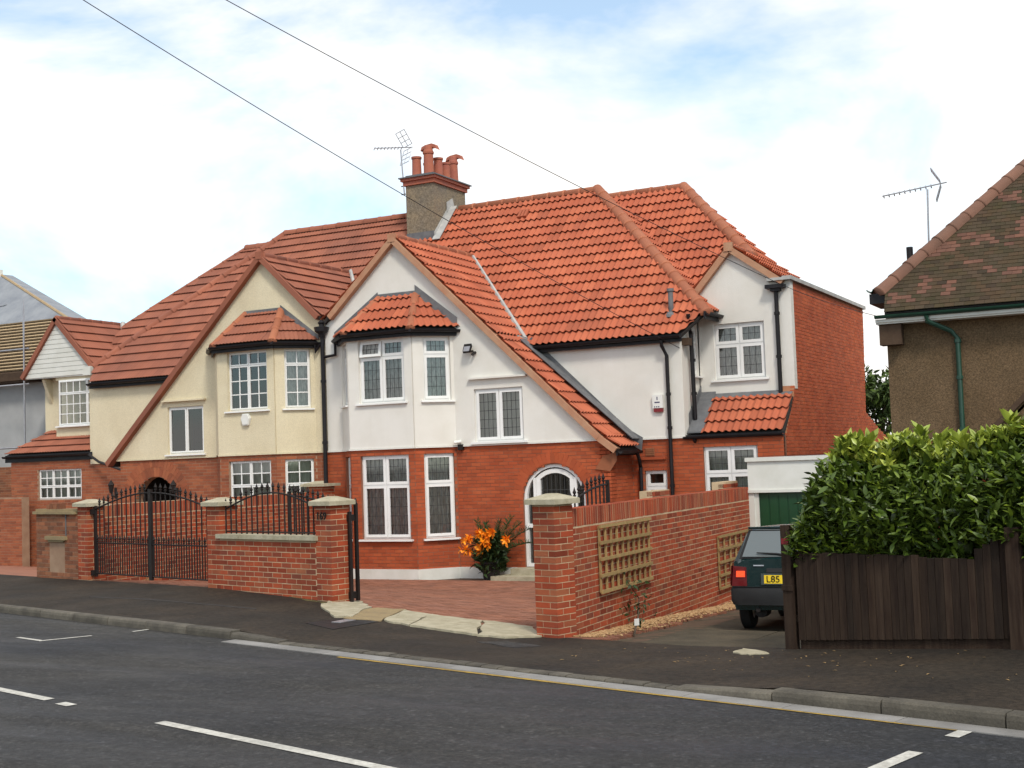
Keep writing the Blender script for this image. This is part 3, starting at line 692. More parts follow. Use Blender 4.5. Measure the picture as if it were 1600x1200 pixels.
# rendered walls, 25 mm proud of the brick with a drip edge
rm = MB()
vg = [(-15.27, 7.02), (-12.8, 4.66), (-10.46, ZB)]
rm.slab(F0, [(XP+.04, ZB), (-16.6, ZB), (-16.6, 4.9), (-14.05, 4.9), (-14.05, ZB)]+vg[::-1]+[(-17.0, 5.4), (XP+.04, 5.33)], [hole(rS)], .03, .2)
rm.build('gable_wall', 'render_white', WH)
for F, a, b, rr in ((FB, x0, x1, rB1), (FR, 0, wR, rR1), (FL, 0, wL, rL1)):
    q = MB(); q.slab(F, [(a, ZB), (b, ZB), (b, 4.95), (a, 4.95)], [hole(rr)], .03, .15); q.build('bay_wall', 'render_white', WH)
q = MB(); q.slab(FM, [(-13.6, ZB), (-9.06, ZB), (-9.06, 4.55), (-13.6, 4.55)], [], .03, .2); q.build('rendered_wall', 'render_white', WH)
q = MB(); q.slab(FFl, [(YM-.025, 2.42), (YW-.04, 2.42), (YW-.04, 5.0), (25.5, 4.9), (YM-.025, 4.5)], [hole(rK)], .0, .2); q.build('rendered_wall', 'render_white', WH)
q = MB(); q.slab(FWg, [(-9.04, 2.4), (-7.1, 2.4), (-7.1, 3.3), (-6.988, 3.32), (-6.988, 5.58), (-7.18, 5.56), (-8.25, 6.36), (-9.02, 5.5)], [hole(rW)], .03, .2); q.build('wing_gable_wall', 'render_white', WH)
q = MB(); q.box((XP, 33.0, ZG), (-7.3, 33.2, 5.5)); q.box((XP-.1, 25, ZG), (XP+.1, 33.2, 5.0)); q.build('rear_wall', 'render_white', WH)
q = MB(); q.box((XP+.2, YF+.3, 2.28), (-10.6, 33, 2.4)); q.box((-10.6, YM+.3, 2.2), (-7.25, 33, 2.36)); q.build('floor_slab', 'dark_room', WH)
q = MB(); q.box((XP+.2, YF+3.2, -.4), (-7.25, YF+3.3, 5.4)); q.build('inner_wall', 'curtain_grey', WH)
# thin shadow-casting drip at the foot of the render
for F, a, b in ((F0, XP+.04, xl), (F0, xr, -10.4), (FB, x0-.02, x1+.02), (FR, 0, wR), (FL, 0, wL), (FM, -10.3, -9.05)):
    q = MB(); q.fbox(F, a, b, ZB-.035, ZB-.002, 0, .05); q.build('drip_band', 'render_white', WH)
# white painted plinth
for F, a, b in ((F0, XP, xl), (F0, xr, -12.4), (FB, x0, x1), (FR, 0, wR), (FL, 0, wL)):
    q = MB(); q.fbox(F, a-.015, b+.015, ZG, -.2, .0, .035); q.build('plinth', 'paint_offwhite', WH)
# tan stone kneeler under the gable foot
q = MB(); q.prism([F0.pt(-10.6, 1.8, 0), F0.pt(-10.27, 1.75, 0), F0.pt(-10.12, 1.96, 0), F0.pt(-10.12, 2.14, 0), F0.pt(-10.42, 2.06, 0)], (0, -.03, 0)); q.build('kneeler', 'brick_old', WH)
# windows
window(WH, FB, rB1, [1, 1], [.72, .28], 'lead', .05, lead=(4, 4, 2), open_=(0, 1), curtain='curtain')
window(WH, FR, rR1, [1], [.72, .28], 'lead', .05, lead=(4, 4, 2), curtain='curtain')
window(WH, FL, rL1, [1], [.72, .28], 'lead', .05, lead=(4, 4, 2))
window(WH, FB, rB2, [1, 1], [.64, .36], 'lead', .07, lead=(4, 5, 3), curtain='curtain')
window(WH, FR, rR2, [1], [.64, .36], 'lead', .07, lead=(5, 5, 3), curtain='curtain')
window(WH, FL, rL2, [1], [.64, .36], 'lead', .07, lead=(4, 5, 3))
window(WH, F0, rS, [1, 1], [1], 'lead', .03, lead=(4, 5, 3), sill=False, curtain='curtain_grey')
window(WH, FWg, rW, [1, 1], [.63, .37], 'lead', .04, lead=(3, 3, 2), curtain='curtain')
window(WH, FM, rN, [1, 1], [.62, .38], 'lead', .06, lead=(3, 4, 3), curtain='curtain_grey')
window(WH, FM, rM, [1], [.64, .36], 'plain', .06, curtain=None)
window(WH, FFl, rK, [1], [.63, .37], 'lead', .03, lead=(2, 3, 2), curtain='curtain')
q = MB(); q.fbox(F0, -13.47, -12.08, 3.80, 3.84, .03, .12); q.build('drip_mould', 'render_white', WH)
q = MB(); q.fbox(F0, rS[0]-.08, rS[1]+.1, ZB-.0, rS[2]-.003, .0, .1); q.build('sill', 'upvc', WH)
q = MB(); q.fbox(FM, -10.15, -9.5, rM[3]+.2, rM[3]+.25, 0, .05); q.build('drip_mould', 'brick_house', WH)
q = MB(); q.fbox(FM, -9.95, -9.75, 2.03, 2.2, 0, .02)
for i in range(4): q.fbox(FM, -9.94, -9.76, 2.045+i*.04, 2.06+i*.04, .02, .03)
q.build('air_vent', 'brick_old', WH)
# arched front door: frame ring, side lights, door leaf
def ringarch(cx, zs, r0, r1, zb, d0, d1, F):
    q = MB(); n = 24; vs = []; fs = []
    pr = lambda r: [(cx+r, zb)]+[(cx+r*math.cos(math.pi*i/n), zs+r*math.sin(math.pi*i/n)) for i in range(n+1)]+[(cx-r, zb)]
    a, b = pr(r0), pr(r1); m = len(a)
    for dd in (d1, d0):
        vs += [F.pt(u, z, dd) for u, z in a]+[F.pt(u, z, dd) for u, z in b]
    for i in range(m-1):
        fs += [(i, i+1, m+i+1, m+i), (2*m+i, 2*m+i+1, 3*m+i+1, 3*m+i), (m+i, m+i+1, 3*m+i+1, 3*m+i), (i, i+1, 2*m+i+1, 2*m+i)]
    return q.add(vs, fs)
do = ringarch(-11.57, 1.22, .65, .715, -.19, -.14, -.05, F0).build('front_door_frame', 'upvc', WH)
q = MB(); cx = -11.57
for u in (-.47, .47): q.fbox(F0, cx+u-.03, cx+u+.03, -.19, 1.66, -.14, -.06)
for a, b in ((-.65, -.5), (.5, .65)): q.fbox(F0, cx+a, cx+b, .62, .7, -.13, -.065)
q.fbox(F0, cx-.65, cx+.65, -.19, -.12, -.135, -.055); q.build('mullion', 'upvc', do)
q = MB(); dl = -.1
q.fbox(F0, cx-.435, cx-.34, -.12, 1.6, dl-.05, dl+.03); q.fbox(F0, cx+.34, cx+.435, -.12, 1.6, dl-.05, dl+.03); q.fbox(F0, cx-.34, cx+.34, -.12, .02, dl-.05, dl+.03); q.fbox(F0, cx-.34, cx+.34, .62, .74, dl-.05, dl+.03)
top = [(cx-.435+.87*i/12, 1.22+math.sqrt(.62**2-(-.435+.87*i/12)**2)) for i in range(13)]; inn = [(cx-.435, 1.6), (cx-.34, 1.6)]+[(cx-.34+.68*i/12, 1.22+math.sqrt(.53**2-(-.34+.68*i/12)**2)) for i in range(13)]+[(cx+.34, 1.6), (cx+.435, 1.6)]
q.prism([F0.pt(u, z, dl-.05) for u, z in top+inn[::-1]], (0, -.078, 0)); dd_ = q.build('front_door', 'upvc', WH)
q = MB(); q.slab(F0, arch(cx, 1.22, .64, -.15), [], -.12, .006); q.build('pane', 'glass', do)
q = MB()
for i in range(-6, 7):
    u = cx+i*.1; h = 1.22+math.sqrt(max(.64**2-(u-cx)**2, 0)); q.fbox(F0, u-.005, u+.005, -.1, h, -.119, -.113)
for z in (.2, .45, .9, 1.15, 1.4): q.fbox(F0, cx-.6, cx+.6, z-.005, z+.005, -.119, -.1135)
q.build('leading', 'leading', do)
q = MB(); q.fbox(F0, cx-.41, cx-.38, .78, .98, dl+.03, dl+.07); q.build('door_handle', 'aluminium', dd_)
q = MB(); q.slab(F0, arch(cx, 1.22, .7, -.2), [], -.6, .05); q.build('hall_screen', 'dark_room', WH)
q = MB(); q.box((-12.45, 23.62, -.5), (-10.75, 24.02, -.2)); q.box((-12.75, 23.3, -.6), (-10.6, 23.9, -.33)); q.build('door_step', 'concrete_pale', WH)
# ---- roofs
wr = Roof(WH, TILE_ROMAN, 'tile_red')
X0 = -12.45
wr.slope((0, 25.0, 4.5), (1, 0, 0), (0, 1, KP), [(XP, 0), (-9.02, 0), (-8.62, mz(5.0)), (X0, mz(8.66)), (XP, mz(8.66))])
hs = 3.64/3.85; hl = math.hypot(3.85, 3.64)
wr.slope((-8.6, 25.5, 5.0), (0, 1, 0), (-1, 0, hs), [(0, 0), (6.94, 0), (3.47, hl)])
wr.slope((0, 32.9, 4.5), (1, 0, 0), (0, -1, KP), [(XP, 0), (-9.0, 0), (-8.62, mz(5.0)), (X0, mz(8.66)), (XP, mz(8.66))])
# front gable, with its flared foot
gs = (7.08-2.45)/(15.27-10.42); gl = math.hypot(1, gs)
wr.slope((-10.42, 0, 2.45), (0, 1, 0), (-1, 0, gs), [(23.88, 0), (25.2, 0), (25.2, 2.35*gl), (23.88, 2.35*gl)], off=.02)
wr.slope((-10.42, 0, 2.45), (0, 1, 0), (-1, 0, gs), [(23.88, 2.38*gl), (27.7, 2.38*gl), (27.7, 4.85*gl), (23.88, 4.85*gl)], off=.02)
fs_ = .27/.38; fl_ = math.hypot(.38, .27)
wr.slope((-10.06, 0, 2.2), (0, 1, 0), (-1, 0, fs_), [(23.88, 0), (24.98, 0), (24.98, fl_+.02), (23.88, fl_+.02)], off=.02)
wr.slope((-17.22, 0, 5.36), (0, 1, 0), (1, 0, .88), [(23.88, 0), (27.9, 0), (27.9, 1.95*math.hypot(1, .88)), (23.88, 1.95*math.hypot(1, .88))])
# wing
wr.slope((0, 25.95, 4.5), (1, 0, 0), (0, 1, KP), [(-13.2, mz(5.0)), (-9.5, mz(5.0)), (-8.27, mz(6.4)), (-10.52, mz(8.65)), (-13.2, mz(8.65))])
bs = (8.65-6.4)/(10.54-8.25); bl = math.hypot(1, bs)
wr.slope((-8.25, 0, 6.4), (0, 1, 0), (-1, 0, bs), [(27.77, 0), (29.5, 0), (29.92, 2.29*bl)])
b2_ = .75; bl2 = math.hypot(1, b2_)
wr.slope((-7.12, 0, 6.4-b2_*1.13), (0, 1, 0), (-1, 0, b2_), [(26.1, 0), (29.3, 0), (29.5, 1.13*bl2), (26.1, 1.13*bl2)])
wr.slope((-9.03, 0, 5.52), (0, 1, 0), (1, 0, 1.13), [(26.1, 0), (28, 0), (28, .78*1.51), (26.1, .78*1.51)])
wr.slope((0, 31.6, 6.9), (1, 0, 0), (0, -1, KP), [(-13, 0), (-9, 0), (-10.54, (8.65-6.9)/KP*SL), (-13, (8.65-6.9)/KP*SL)])
# bay roof
ez = 4.93; oh = .15; tz = onY(620, 466, YF).z; 
fa, fb = Vector((x0-.06, YF-BD-oh, ez)), Vector((x1+.06, YF-BD-oh, ez)); ra = Vector((xr+.16, YF, ez)); la = Vector((xl-.16, YF, ez))
ta = onY(592, 470, YF); tb = onY(650, 460, YF); ta = Vector((ta.x, YF-.02, tz)); tb = Vector((tb.x, YF-.02, tz))
def plane_tri(pts):
    O = pts[0]; U = (pts[1]-pts[0]).normalized(); N = U.cross(pts[2]-pts[0]).normalized(); V = N.cross(U); V = V if V.z > 0 else -V
    return O, U, V, [((p-O).dot(U), (p-O).dot(V)) for p in pts]
for pts in ([fa, fb, tb, ta], [fb, ra, tb], [la, fa, ta]):
    O, U, V, P = plane_tri(pts); wr.slope(O, U, V, P)
# lean-to over the ground floor of the wing
lt = (3.3-2.42)/1.0; ll = math.hypot(1, lt)
wr.slope((0, 25.18, 2.42), (1, 0, 0), (0, 1, lt), [(-8.72, 0), (-7.0, 0), (-7.0, .84*ll), (-8.72, .84*ll)], off=.07)
rd = wr.done(300)
ridge(rd, (X0, 28.97, 8.69), (XP+.9, 28.97, 8.69)); ridge(rd, (-8.55, 25.42, 4.96), (X0, 28.97, 8.72), r=.14)
ridge(rd, (-15.27, 23.9, 7.12), (-15.27, 27.5, 7.12), r=.11); ridge(rd, (-10.54, 29.93, 8.68), (-12.6, 29.93, 8.68))
ridge(rd, (-8.22, 27.7, 6.42), (-10.54, 29.93, 8.7), r=.14); ridge(rd, (-8.25, 26.12, 6.43), (-8.25, 27.7, 6.45), r=.11)
ridge(rd, fb+Vector((0, 0, .02)), tb+Vector((0, 0, .04)), r=.1, seg=.4); ridge(rd, fa+Vector((0, 0, .02)), ta+Vector((0, 0, .04)), r=.1, seg=.4)
verge(WH, [(-17.05, 5.47)]+[(-15.27, 7.1), (-10.42, 2.47), (-10.06, 2.2)], 'mortar_verge', 23.83, 24.02, .125, -.11)
verge(WH, [(-9.05, 5.52), (-8.25, 6.42), (-7.1, 5.57)], 'mortar_verge', 26.04, 26.22, .125, -.11)
q = MB(); q.box((-15.36, 23.82, 6.98), (-15.18, 23.95, 7.17)); q.build('verge_mortar', 'mortar_verge', WH)
q = MB(); q.box((-8.34, 26.02, 6.3), (-8.16, 26.15, 6.49)); q.build('verge_mortar', 'mortar_verge', WH)
# lead work and mortared valley
def lead_strip(parent, pts, m='lead', th=.012, n=(0, -1, 0)):
    q = MB(); q.prism(pts, Vector(n)*th); return q.build('lead_flashing', m, parent)
lz = lambda x: 7.08-gs*(x+15.27)
lead_strip(WH, [FM.pt(-12.7, lz(-12.7)-.05, .04), FM.pt(-10.4, lz(-10.4)-.05, .04), FM.pt(-10.02, 2.15, .04), FM.pt(-9.98, 2.42, .04), FM.pt(-10.3, lz(-10.3)+.28, .04), FM.pt(-12.5, lz(-12.5)+.3, .04)])
q = MB(); q.prism([(-10.06, 24.72, 2.4), (-10.06, YM, 2.4), (-12.6, YM, lz(-12.6)+.13), (-12.6, 24.72, lz(-12.6)+.13)], (0, 0, .02)); q.build('lead_flashing', 'lead', WH)
lead_strip(WH, [FWg.pt(-9.03, 3.06, .03), FWg.pt(-7.03, 3.06, .03), FWg.pt(-7.03, 3.36, .012), FWg.pt(-9.03, 3.36, .012)])
q = MB(); q.prism([(-9.03, 25.2, 2.5), (-8.7, 25.2, 2.5), (-8.7, 26.18, 2.5+.98*lt), (-9.03, 26.18, 2.5+.98*lt)], (0, 0, -.03)); q.prism([(-9.03, 25.36, 2.5), (-9.03, 26.18, 3.2), (-9.03, 26.18, 3.5), (-9.03, 25.36, 2.9)], (.014, 0, 0)); q.build('lead_flashing', 'lead', WH)
q = MB(); q.prism([(-9.03, 25.98, 2.42+.8*lt+.03), (-7.03, 25.98, 2.42+.8*lt+.03), (-7.03, 26.19, 3.3), (-9.03, 26.19, 3.3)], (0, 0, .02)); q.build('lead_flashing', 'lead', WH)
def band(a, b, w0, w1, m):      # lead turned up the wall above the bay roof
    a, b = Vector(a), Vector(b); return lead_strip(WH, [a-Vector((0, 0, w0)), b-Vector((0, 0, w0)), b+Vector((0, 0, w1)), a+Vector((0, 0, w1))], m)
def dy(p, y): return Vector((p.x, y, p.z))
band(dy(ta, 23.955), dy(tb, 23.955), .2, .12, 'lead'); band(dy(tb, 23.958)+Vector((0, 0, .05)), dy(ra, 23.958)+Vector((-.02, 0, .05)), .03, .2, 'lead'); band(dy(la, 23.958)+Vector((0, 0, .05)), dy(ta, 23.958)+Vector((0, 0, .05)), .03, .12, 'lead')
vy = lambda x: Vector((x, 25+(lz(x)-4.5)/KP, lz(x)+.125))
q = MB(); q.tube([vy(-15.15), vy(-14.2), vy(-13.2), vy(-12.62), vy(-12.62)+Vector((-.18, -.16, .1))], [.04, .045, .055, .065, .03], 6); q.build('valley_mortar', 'lead_pale', WH)
# wing coping, flat roof behind
q = MB(); q.box((-7.12, 26.02, 5.58), (-6.93, 33.15, 5.66)); q.box((-7.45, 26.02, 5.581), (-7.12, 26.2, 5.64)); q.build('parapet_coping', 'lead_pale', WH)
q = MB(); q.box((-12, 29.2, 5.3), (-7.05, 33.1, 5.5)); q.build('flat_roof', 'lead', WH)
# gutters, hoppers and downpipes
gutter(WH, (-12.75, 24.93, 4.5), (-9.0, 24.93, 4.5)); gutter(WH, (-9.08, 25.1, 2.4), (-6.99, 25.1, 2.4), fascia=.2)
gutter(WH, (-8.5, 25.3, 4.96), (-8.5, 26.2, 4.96), outn=(1, 0, 0)); gutter(WH, (-10.0, 23.9, 2.15), (-10.0, 25.0, 2.15), outn=(1, 0, 0), fascia=.12)
q = MB(); q.box((-9.2, 25.14, 4.3), (-8.9, 25.36, 4.45)); q.build('soffit_end', 'wood_dark', WH)
nf = Vector((0, -1, 0)); nr = FR.n; nl = FL.n
gutter(WH, fa+Vector((-.02, -.05, -.02)), fb+Vector((.02, -.05, -.02))); gutter(WH, fb+nr*.05+Vector((0, 0, -.021)), ra+nr*.05+Vector((0, 0, -.021)), outn=nr); gutter(WH, la+nl*.05+Vector((0, 0, -.021)), fa+nl*.05+Vector((0, 0, -.021)), outn=nl)
pipe(WH, [(-9.42, 24.93, 4.42), (-9.42, 24.95, 4.3), (-9.36, 25.06, 4.1), (-9.36, 25.07, ZG+.3)], .04, collars=[(-9.36, 25.07, 3.3), (-9.36, 25.07, 2.6), (-9.36, 25.07, 1.4)])
pipe(WH, [(-8.92, 25.25, 4.95), (-8.92, 25.3, 4.7), (-8.95, 25.45, 4.55), (-8.95, 25.5, 2.75)], .045, collars=[(-8.95, 25.5, 4.0), (-8.95, 25.5, 3.3)])
pipe(WH, [(-8.85, 25.1, 2.35), (-8.85, 25.25, 2.2), (-8.85, 25.26, -.3)], .045)
pipe(WH, [(-10.0, 24.8, 2.1), (-10.02, 24.95, 1.95), (-10.05, 25.08, 1.8), (-10.05, 25.08, -.3)], .04)
hp = pipe(WH, [(-7.28, 26.11, 5.45), (-7.28, 26.11, 3.2)], .045, collars=[(-7.28, 26.11, 4.9), (-7.28, 26.11, 4.0)])
q = MB(); q.box((-7.48, 25.98, 5.42), (-7.08, 26.18, 5.5)); q.box((-7.38, 26.02, 5.36), (-7.18, 26.18, 5.42)); q.build('hopper_head', 'gutter_black', WH)
pp = pipe(WH, [(XP+.01, 23.9, 5.1), (XP+.01, 23.9, ZG+.2)], .05, collars=[(XP+.01, 23.9, 4.0), (XP+.01, 23.9, 2.6)])
q = MB(); q.lathe((XP+.01, 23.88, 5.0), [(.0, 0), (.06, 0), (.08, .08), (.16, .14), (.17, .24), (.06, .26), (.06, .3), (.09, .34), (.03, .4), (0, .4)], 10); q.build('hopper_head', 'gutter_black', WH)
pipe(WH, [la+Vector((.05, -.1, -.08)), la+Vector((.05, -.1, -.35)), (XP+.06, 23.9, 4.55)], .035)
# boiler flue and vent tile on the roof
fp = onPl(1049, 492, (0, -KP, 1), 4.5-KP*25.0)
q = MB(); q.tube([fp-Vector((0, 0, .1)), fp+Vector((0, 0, .5))], .055, 12); q.tube([fp+Vector((0, 0, .5)), fp+Vector((0, 0, .56))], .075, 12); q.build('flue', 'lead', WH)
q = MB(); q.lathe(fp-Vector((0, .05, .02)), [(.12, -.04), (.1, .02), (.07, .06), (.06, .08)], 12); q.build('flue_collar', 'lead', WH)
vp = onPl(819, 337, (0, -KP, 1), 4.5-KP*25.0+.05); Vn = Vector((0, 1, KP)).normalized(); Nn = Vector((0, -KP, 1)).normalized()
q = MB()
for i in (-1, 0, 1): q.obox(vp+Vector((i*.09, 0, 0))+Nn*.06, (.035, 0, 0), Vn*.14, Nn*.035)
q.build('vent_tile', 'tile_red', WH)
# chimney with cap courses, lead apron, pots
c0, c1, cy0, cy1 = -17.5, -16.66, 28.1, 29.75
q = MB(); q.box((c0, cy0, 7.2), (c1, cy1, 9.36)); ch_ = q.build('chimney', 'pebbledash_chimney', WH)
q = MB(); q.box((c0-.05, cy0-.05, 9.28), (c1+.05, cy1+.05, 9.39)); q.box((c0-.1, cy0-.1, 9.39), (c1+.1, cy1+.1, 9.46)); q.build('chimney_cap', 'terracotta', ch_)
q = MB(); q.prism([(c0-.14, cy0-.14, 9.46), (c1+.14, cy0-.14, 9.46), (c1+.14, cy1+.14, 9.46), (c0-.14, cy1+.14, 9.46)], (0, 0, .03)); q.box((c0, cy0, 9.49), (c1, cy1, 9.55)); q.build('flaunching', 'lead', ch_)
def pot(x, y, h, r, cowl=False):
    q = MB(); q.lathe((x, y, 9.5), [(r*1.12, 0), (r*1.05, .06), (r, .12), (r*.92, h-.06), (r*1.08, h-.05), (r*1.1, h), (r*.85, h), (r*.8, h-.1)], 14); p_ = q.build('chimney_pot', 'terracotta', ch_, 40)
    if cowl:
        q = MB(); q.lathe((x, y, 9.5+h), [(r*.9, -.02), (r*1.02, .0), (r*.9, .05), (r*.85, .14), (r*.8, .16)], 12)
        q.prism([(x-.24, y, 9.5+h+.06), (x-.2, y, 9.5+h+.16), (x-.1, y, 9.5+h+.2), (x+.1, y, 9.5+h+.22), (x+.2, y, 9.5+h+.18), (x+.26, y, 9.5+h+.05), (x+.12, y, 9.5+h+.12), (x-.12, y, 9.5+h+.11)], (0, .16, 0)); q.build('cowl', 'terracotta', p_)
pot(-17.28, 28.32, .56, .125); pot(-17.25, 28.85, .5, .12); pot(-16.95, 28.38, .66, .135, True); pot(-16.88, 28.75, .56, .125); pot(-16.86, 29.1, .5, .12); pot(-16.84, 29.48, .58, .125, True)
lead_strip(WH, [(c0, cy0-.01, 7.75), (c1, cy0-.01, 7.75), (c1, cy0-.01, 8.02), (c0, cy0-.01, 8.02)], 'lead'); 
q = MB(); q.prism([(c1+.01, 28.05, 7.7), (c1+.01, 29.0, 8.7), (c1+.01, 29.0, 8.95), (c1+.01, 28.05, 7.98)], (.015, 0, 0)); q.prism([(c1, 27.95, 7.76), (c1+.22, 27.95, 7.76), (c1+.22, 28.9, 8.75), (c1, 28.9, 8.75)], (0, 0, .02)); q.prism([(c1+.02, 28.7, 8.6), (c1+.02, 29.1, 8.75), (c1+.02, 29.0, 9.0), (c1+.02, 28.7, 8.85)], (.02, 0, 0)); q.build('lead_apron', 'lead_pale', ch_)

# ======== cream house, the mirrored half
CH = thing('semi_detached_house', 'cream pebbledashed semi-detached house with dull red tiled roof left of the white one', 'house', (-21, 24, -.4), 'pair of semi-detached houses')
cxl, cx0, cx1, cxr = -20.47, -19.83, -18.19, -17.55
CB = FB; CR_ = Facet((cx1, YF-BD), (cxr-cx1, BD), (BD, -(cxr-cx1))); CL = Facet((cxl, YF), (cx0-cxl, -BD), (-BD, -(cx0-cxl)))
q1 = CB.rect(356.5, 548.5, 418.5, 641); q2 = CB.rect(358, 718, 423.5, 751); q3 = CR_.rect(444.5, 544, 485, 638); q4 = CR_.rect(446, 716, 491, 750)
q3 = (q3[0], q3[1], q1[2], q1[3]); q2 = (q2[0], q2[1], rB2[2], ZB-.15); q4 = (q4[0], q4[1], rB2[2], ZB-.15)
q5 = F0.rect(263.5, 635, 319.5, 709); q5 = (q5[0], q5[1], ZB+.08, q5[3])
q6 = FM.rect(60, 732, 127.5, 780); ca = arch(-22.45, 1.3, .66, -.4)
BR = []
BR.append(brickwall(CH, 'brick_wall', F0, [(-23.6, ZG), (cxl, ZG), (cxl, ZB), (-23.6, ZB)], [ca], 0, 'mortar_cream', 0))
BR.append(brickwall(CH, 'brick_wall', F0, [(cxr, ZG), (XP-.01, ZG), (XP-.01, ZB), (cxr, ZB)], [], 0, 'mortar_cream', 0))
BR.append(brickwall(CH, 'bay_brick_wall', CB, [(cx0, ZG), (cx1, ZG), (cx1, ZB), (cx0, ZB)], [hole(q2)], 0, 'mortar_cream', 0))
BR.append(brickwall(CH, 'bay_brick_wall', CR_, [(0, ZG), (wR, ZG), (wR, ZB), (0, ZB)], [hole(q4)], 0, 'mortar_cream', 0))
BR.append(brickwall(CH, 'bay_brick_wall', CL, [(0, ZG), (wL, ZG), (wL, ZB), (0, ZB)], [], 0, 'mortar_cream', 0))
BR.append(brickwall(CH, 'brick_wall', FM, [(-28.8, ZG), (-23.6, ZG), (-23.6, 2.3), (-25.6, 2.4), (-25.6, 2.6), (-28.8, 2.6)], [hole(q6)], 0, 'mortar_cream', 0))
lay(BR, 'brick_cream', 300)
it = []
for rr, n_ in ((.66+.012+.105, 25), (.66+.012+.105+.225, 32)):
    for i in range(n_):
        an = math.pi*(i+.5)/n_; d = Vector((math.cos(an), 0, math.sin(an))); tn = Vector((-math.sin(an), 0, math.cos(an)))
        it.append(('b', axm(Vector((-22.45, YF+.016, 1.3))+d*rr, d*.21, Vector((0, -.05, 0)), tn*(math.pi*rr/n_-.01))))
pieces(BR[0][0], 'arch_brick', BOXU, it, 'brick_cream')
q = MB(); cvg = [(-18.97, 7.02), (-21.94, 4.24), (-23.75, ZB)]
q.slab(F0, [(cvg[2][0], ZB), (-20.25, ZB), (-20.25, 4.9), (-17.75, 4.9), (-17.75, ZB), (XP-.03, ZB), (XP-.03, 5.4), (-17.3, 5.46)]+cvg[:2], [hole(q5)], .03, .2); q.build('gable_wall', 'render_cream', CH)
for F, a, b, rr in ((CB, cx0, cx1, [hole(q1)]), (CR_, 0, wR, [hole(q3)]), (CL, 0, wL, [])):
    q = MB(); q.slab(F, [(a, ZB), (b, ZB), (b, 4.95), (a, 4.95)], rr, .03, .15); q.build('bay_wall', 'render_cream', CH)
q = MB(); q.slab(FM, [(-25.78, 2.35), (-22.4, 2.35), (-22.4, 4.5), (-25.78, 4.5)], [], .03, .2); q.build('rendered_wall', 'render_cream', CH)
q = MB(); q.slab(Facet((-25.78, 0), (0, 1), (-1, 0)), [(YM+.22, 2.3), (33, 2.3), (33, 4.8), (25.6, 4.8), (YM+.22, 4.5)], [], 0, .2); q.build('rendered_wall', 'render_cream', CH)
for F, a, b in ((F0, -23.7, cxl), (CB, cx0-.02, cx1+.02), (CR_, 0, wR), (F0, cxr, XP-.04)):
    q = MB(); q.fbox(F, a, b, ZB-.035, ZB-.002, 0, .05); q.build('drip_band', 'render_cream', CH)
q = MB(); q.box((-28.7, 33.0, ZG), (XP, 33.2, 5.5)); q.build('rear_wall', 'render_cream', CH)
q = MB(); q.box((-28.6, YF+1.7, 2.28), (XP-.2, 33, 2.4)); q.box((-23.4, YF+.3, 2.28), (XP-.2, YF+1.7, 2.39)); q.build('floor_slab', 'dark_room', CH)
q = MB(); q.box((-28.6, YF+3.2, -.4), (XP-.2, YF+3.3, 5.0)); q.build('inner_wall', 'dark_room', CH)
# porch behind the arch
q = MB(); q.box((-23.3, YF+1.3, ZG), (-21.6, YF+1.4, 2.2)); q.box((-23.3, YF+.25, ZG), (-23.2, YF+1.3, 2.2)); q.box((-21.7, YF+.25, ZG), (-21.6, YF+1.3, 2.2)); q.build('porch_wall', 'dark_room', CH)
q = MB(); q.box((-22.75, YF+1.2, -.4), (-22.0, YF+1.28, 1.6)); q.build('porch_door', 'wood_dark', CH)
q = MB(); q.box((-23.15, YF+1.2, -.4), (-22.9, YF+1.28, 1.2)); q.build('porch_side_light', 'upvc', CH)
fw = Facet((-23.6, 0), (0, 1), (1, 0))
window(CH, CB, q1, [1, 1], [.76, .24], 'geo', .05, lead=(2, 3, 1), curtain=None, fr=.045)
window(CH, CR_, q3, [1], [.74, .26], 'geo', .05, lead=(2, 3, 1), curtain='curtain', fr=.045)
window(CH, CB, q2, [1, 1], [.68, .32], 'geo', .06, lead=(2, 1, 2), curtain='curtain_grey', fr=.045)
window(CH, CR_, q4, [1], [.68, .32], 'geo', .06, lead=(2, 1, 2), curtain='curtain_grey', fr=.045)
window(CH, F0, q5, [1, 1], [1], 'plain', .03, sill=True, curtain=None, sd=.035)
window(CH, FM, q6, [1, 1, 1], [.42, .58], 'geo', .05, sill=False, lead=(2, 1, 2), curtain='curtain_grey', fr=.04)
q = MB(); q.fbox(F0, q5[0]-.12, q5[1]+.1, q5[3]+.13, q5[3]+.17, .03, .12); q.build('drip_mould', 'render_cream', CH)
q = MB(); q.box((-24.05, YM-.09, .6), (-23.75, YM-.02, 1.65)); q.build('side_window_frame', 'upvc', CH)
q = MB(); q.box((-23.98, YM-.1, .66), (-23.82, YM-.085, 1.58)); q.build('side_window_pane', 'glass', CH)
cr = Roof(CH, TILE_LOW, 'tile_dull')
mx_ = lambda x: 2*XP-x
cr.slope((0, 25.0, 4.5), (1, 0, 0), (0, 1, KP), [(XP, 0), (-25.62, 0), (-25.92, mz(5.0)), (-22.07, mz(8.66)), (XP, mz(8.66))])
cr.slope((-25.92, 25.5, 5.0), (0, 1, 0), (1, 0, hs), [(0, 0), (6.94, 0), (3.47, hl)])
cr.slope((0, 32.9, 4.5), (1, 0, 0), (0, -1, KP), [(XP, 0), (-25.62, 0), (-25.92, mz(5.0)), (-22.07, mz(8.66)), (XP, mz(8.66))])
cs = (7.08-5.5)/(18.97-17.28); cl_ = math.hypot(1, cs)
cr.slope((-17.26, 0, 5.48), (0, 1, 0), (-1, 0, cs), [(23.88, 0), (27.7, 0), (27.7, 1.71*cl_), (23.88, 1.71*cl_)], off=.02)
c2s = (7.08-2.3)/(23.95-18.97); c2l = math.hypot(1, c2s)
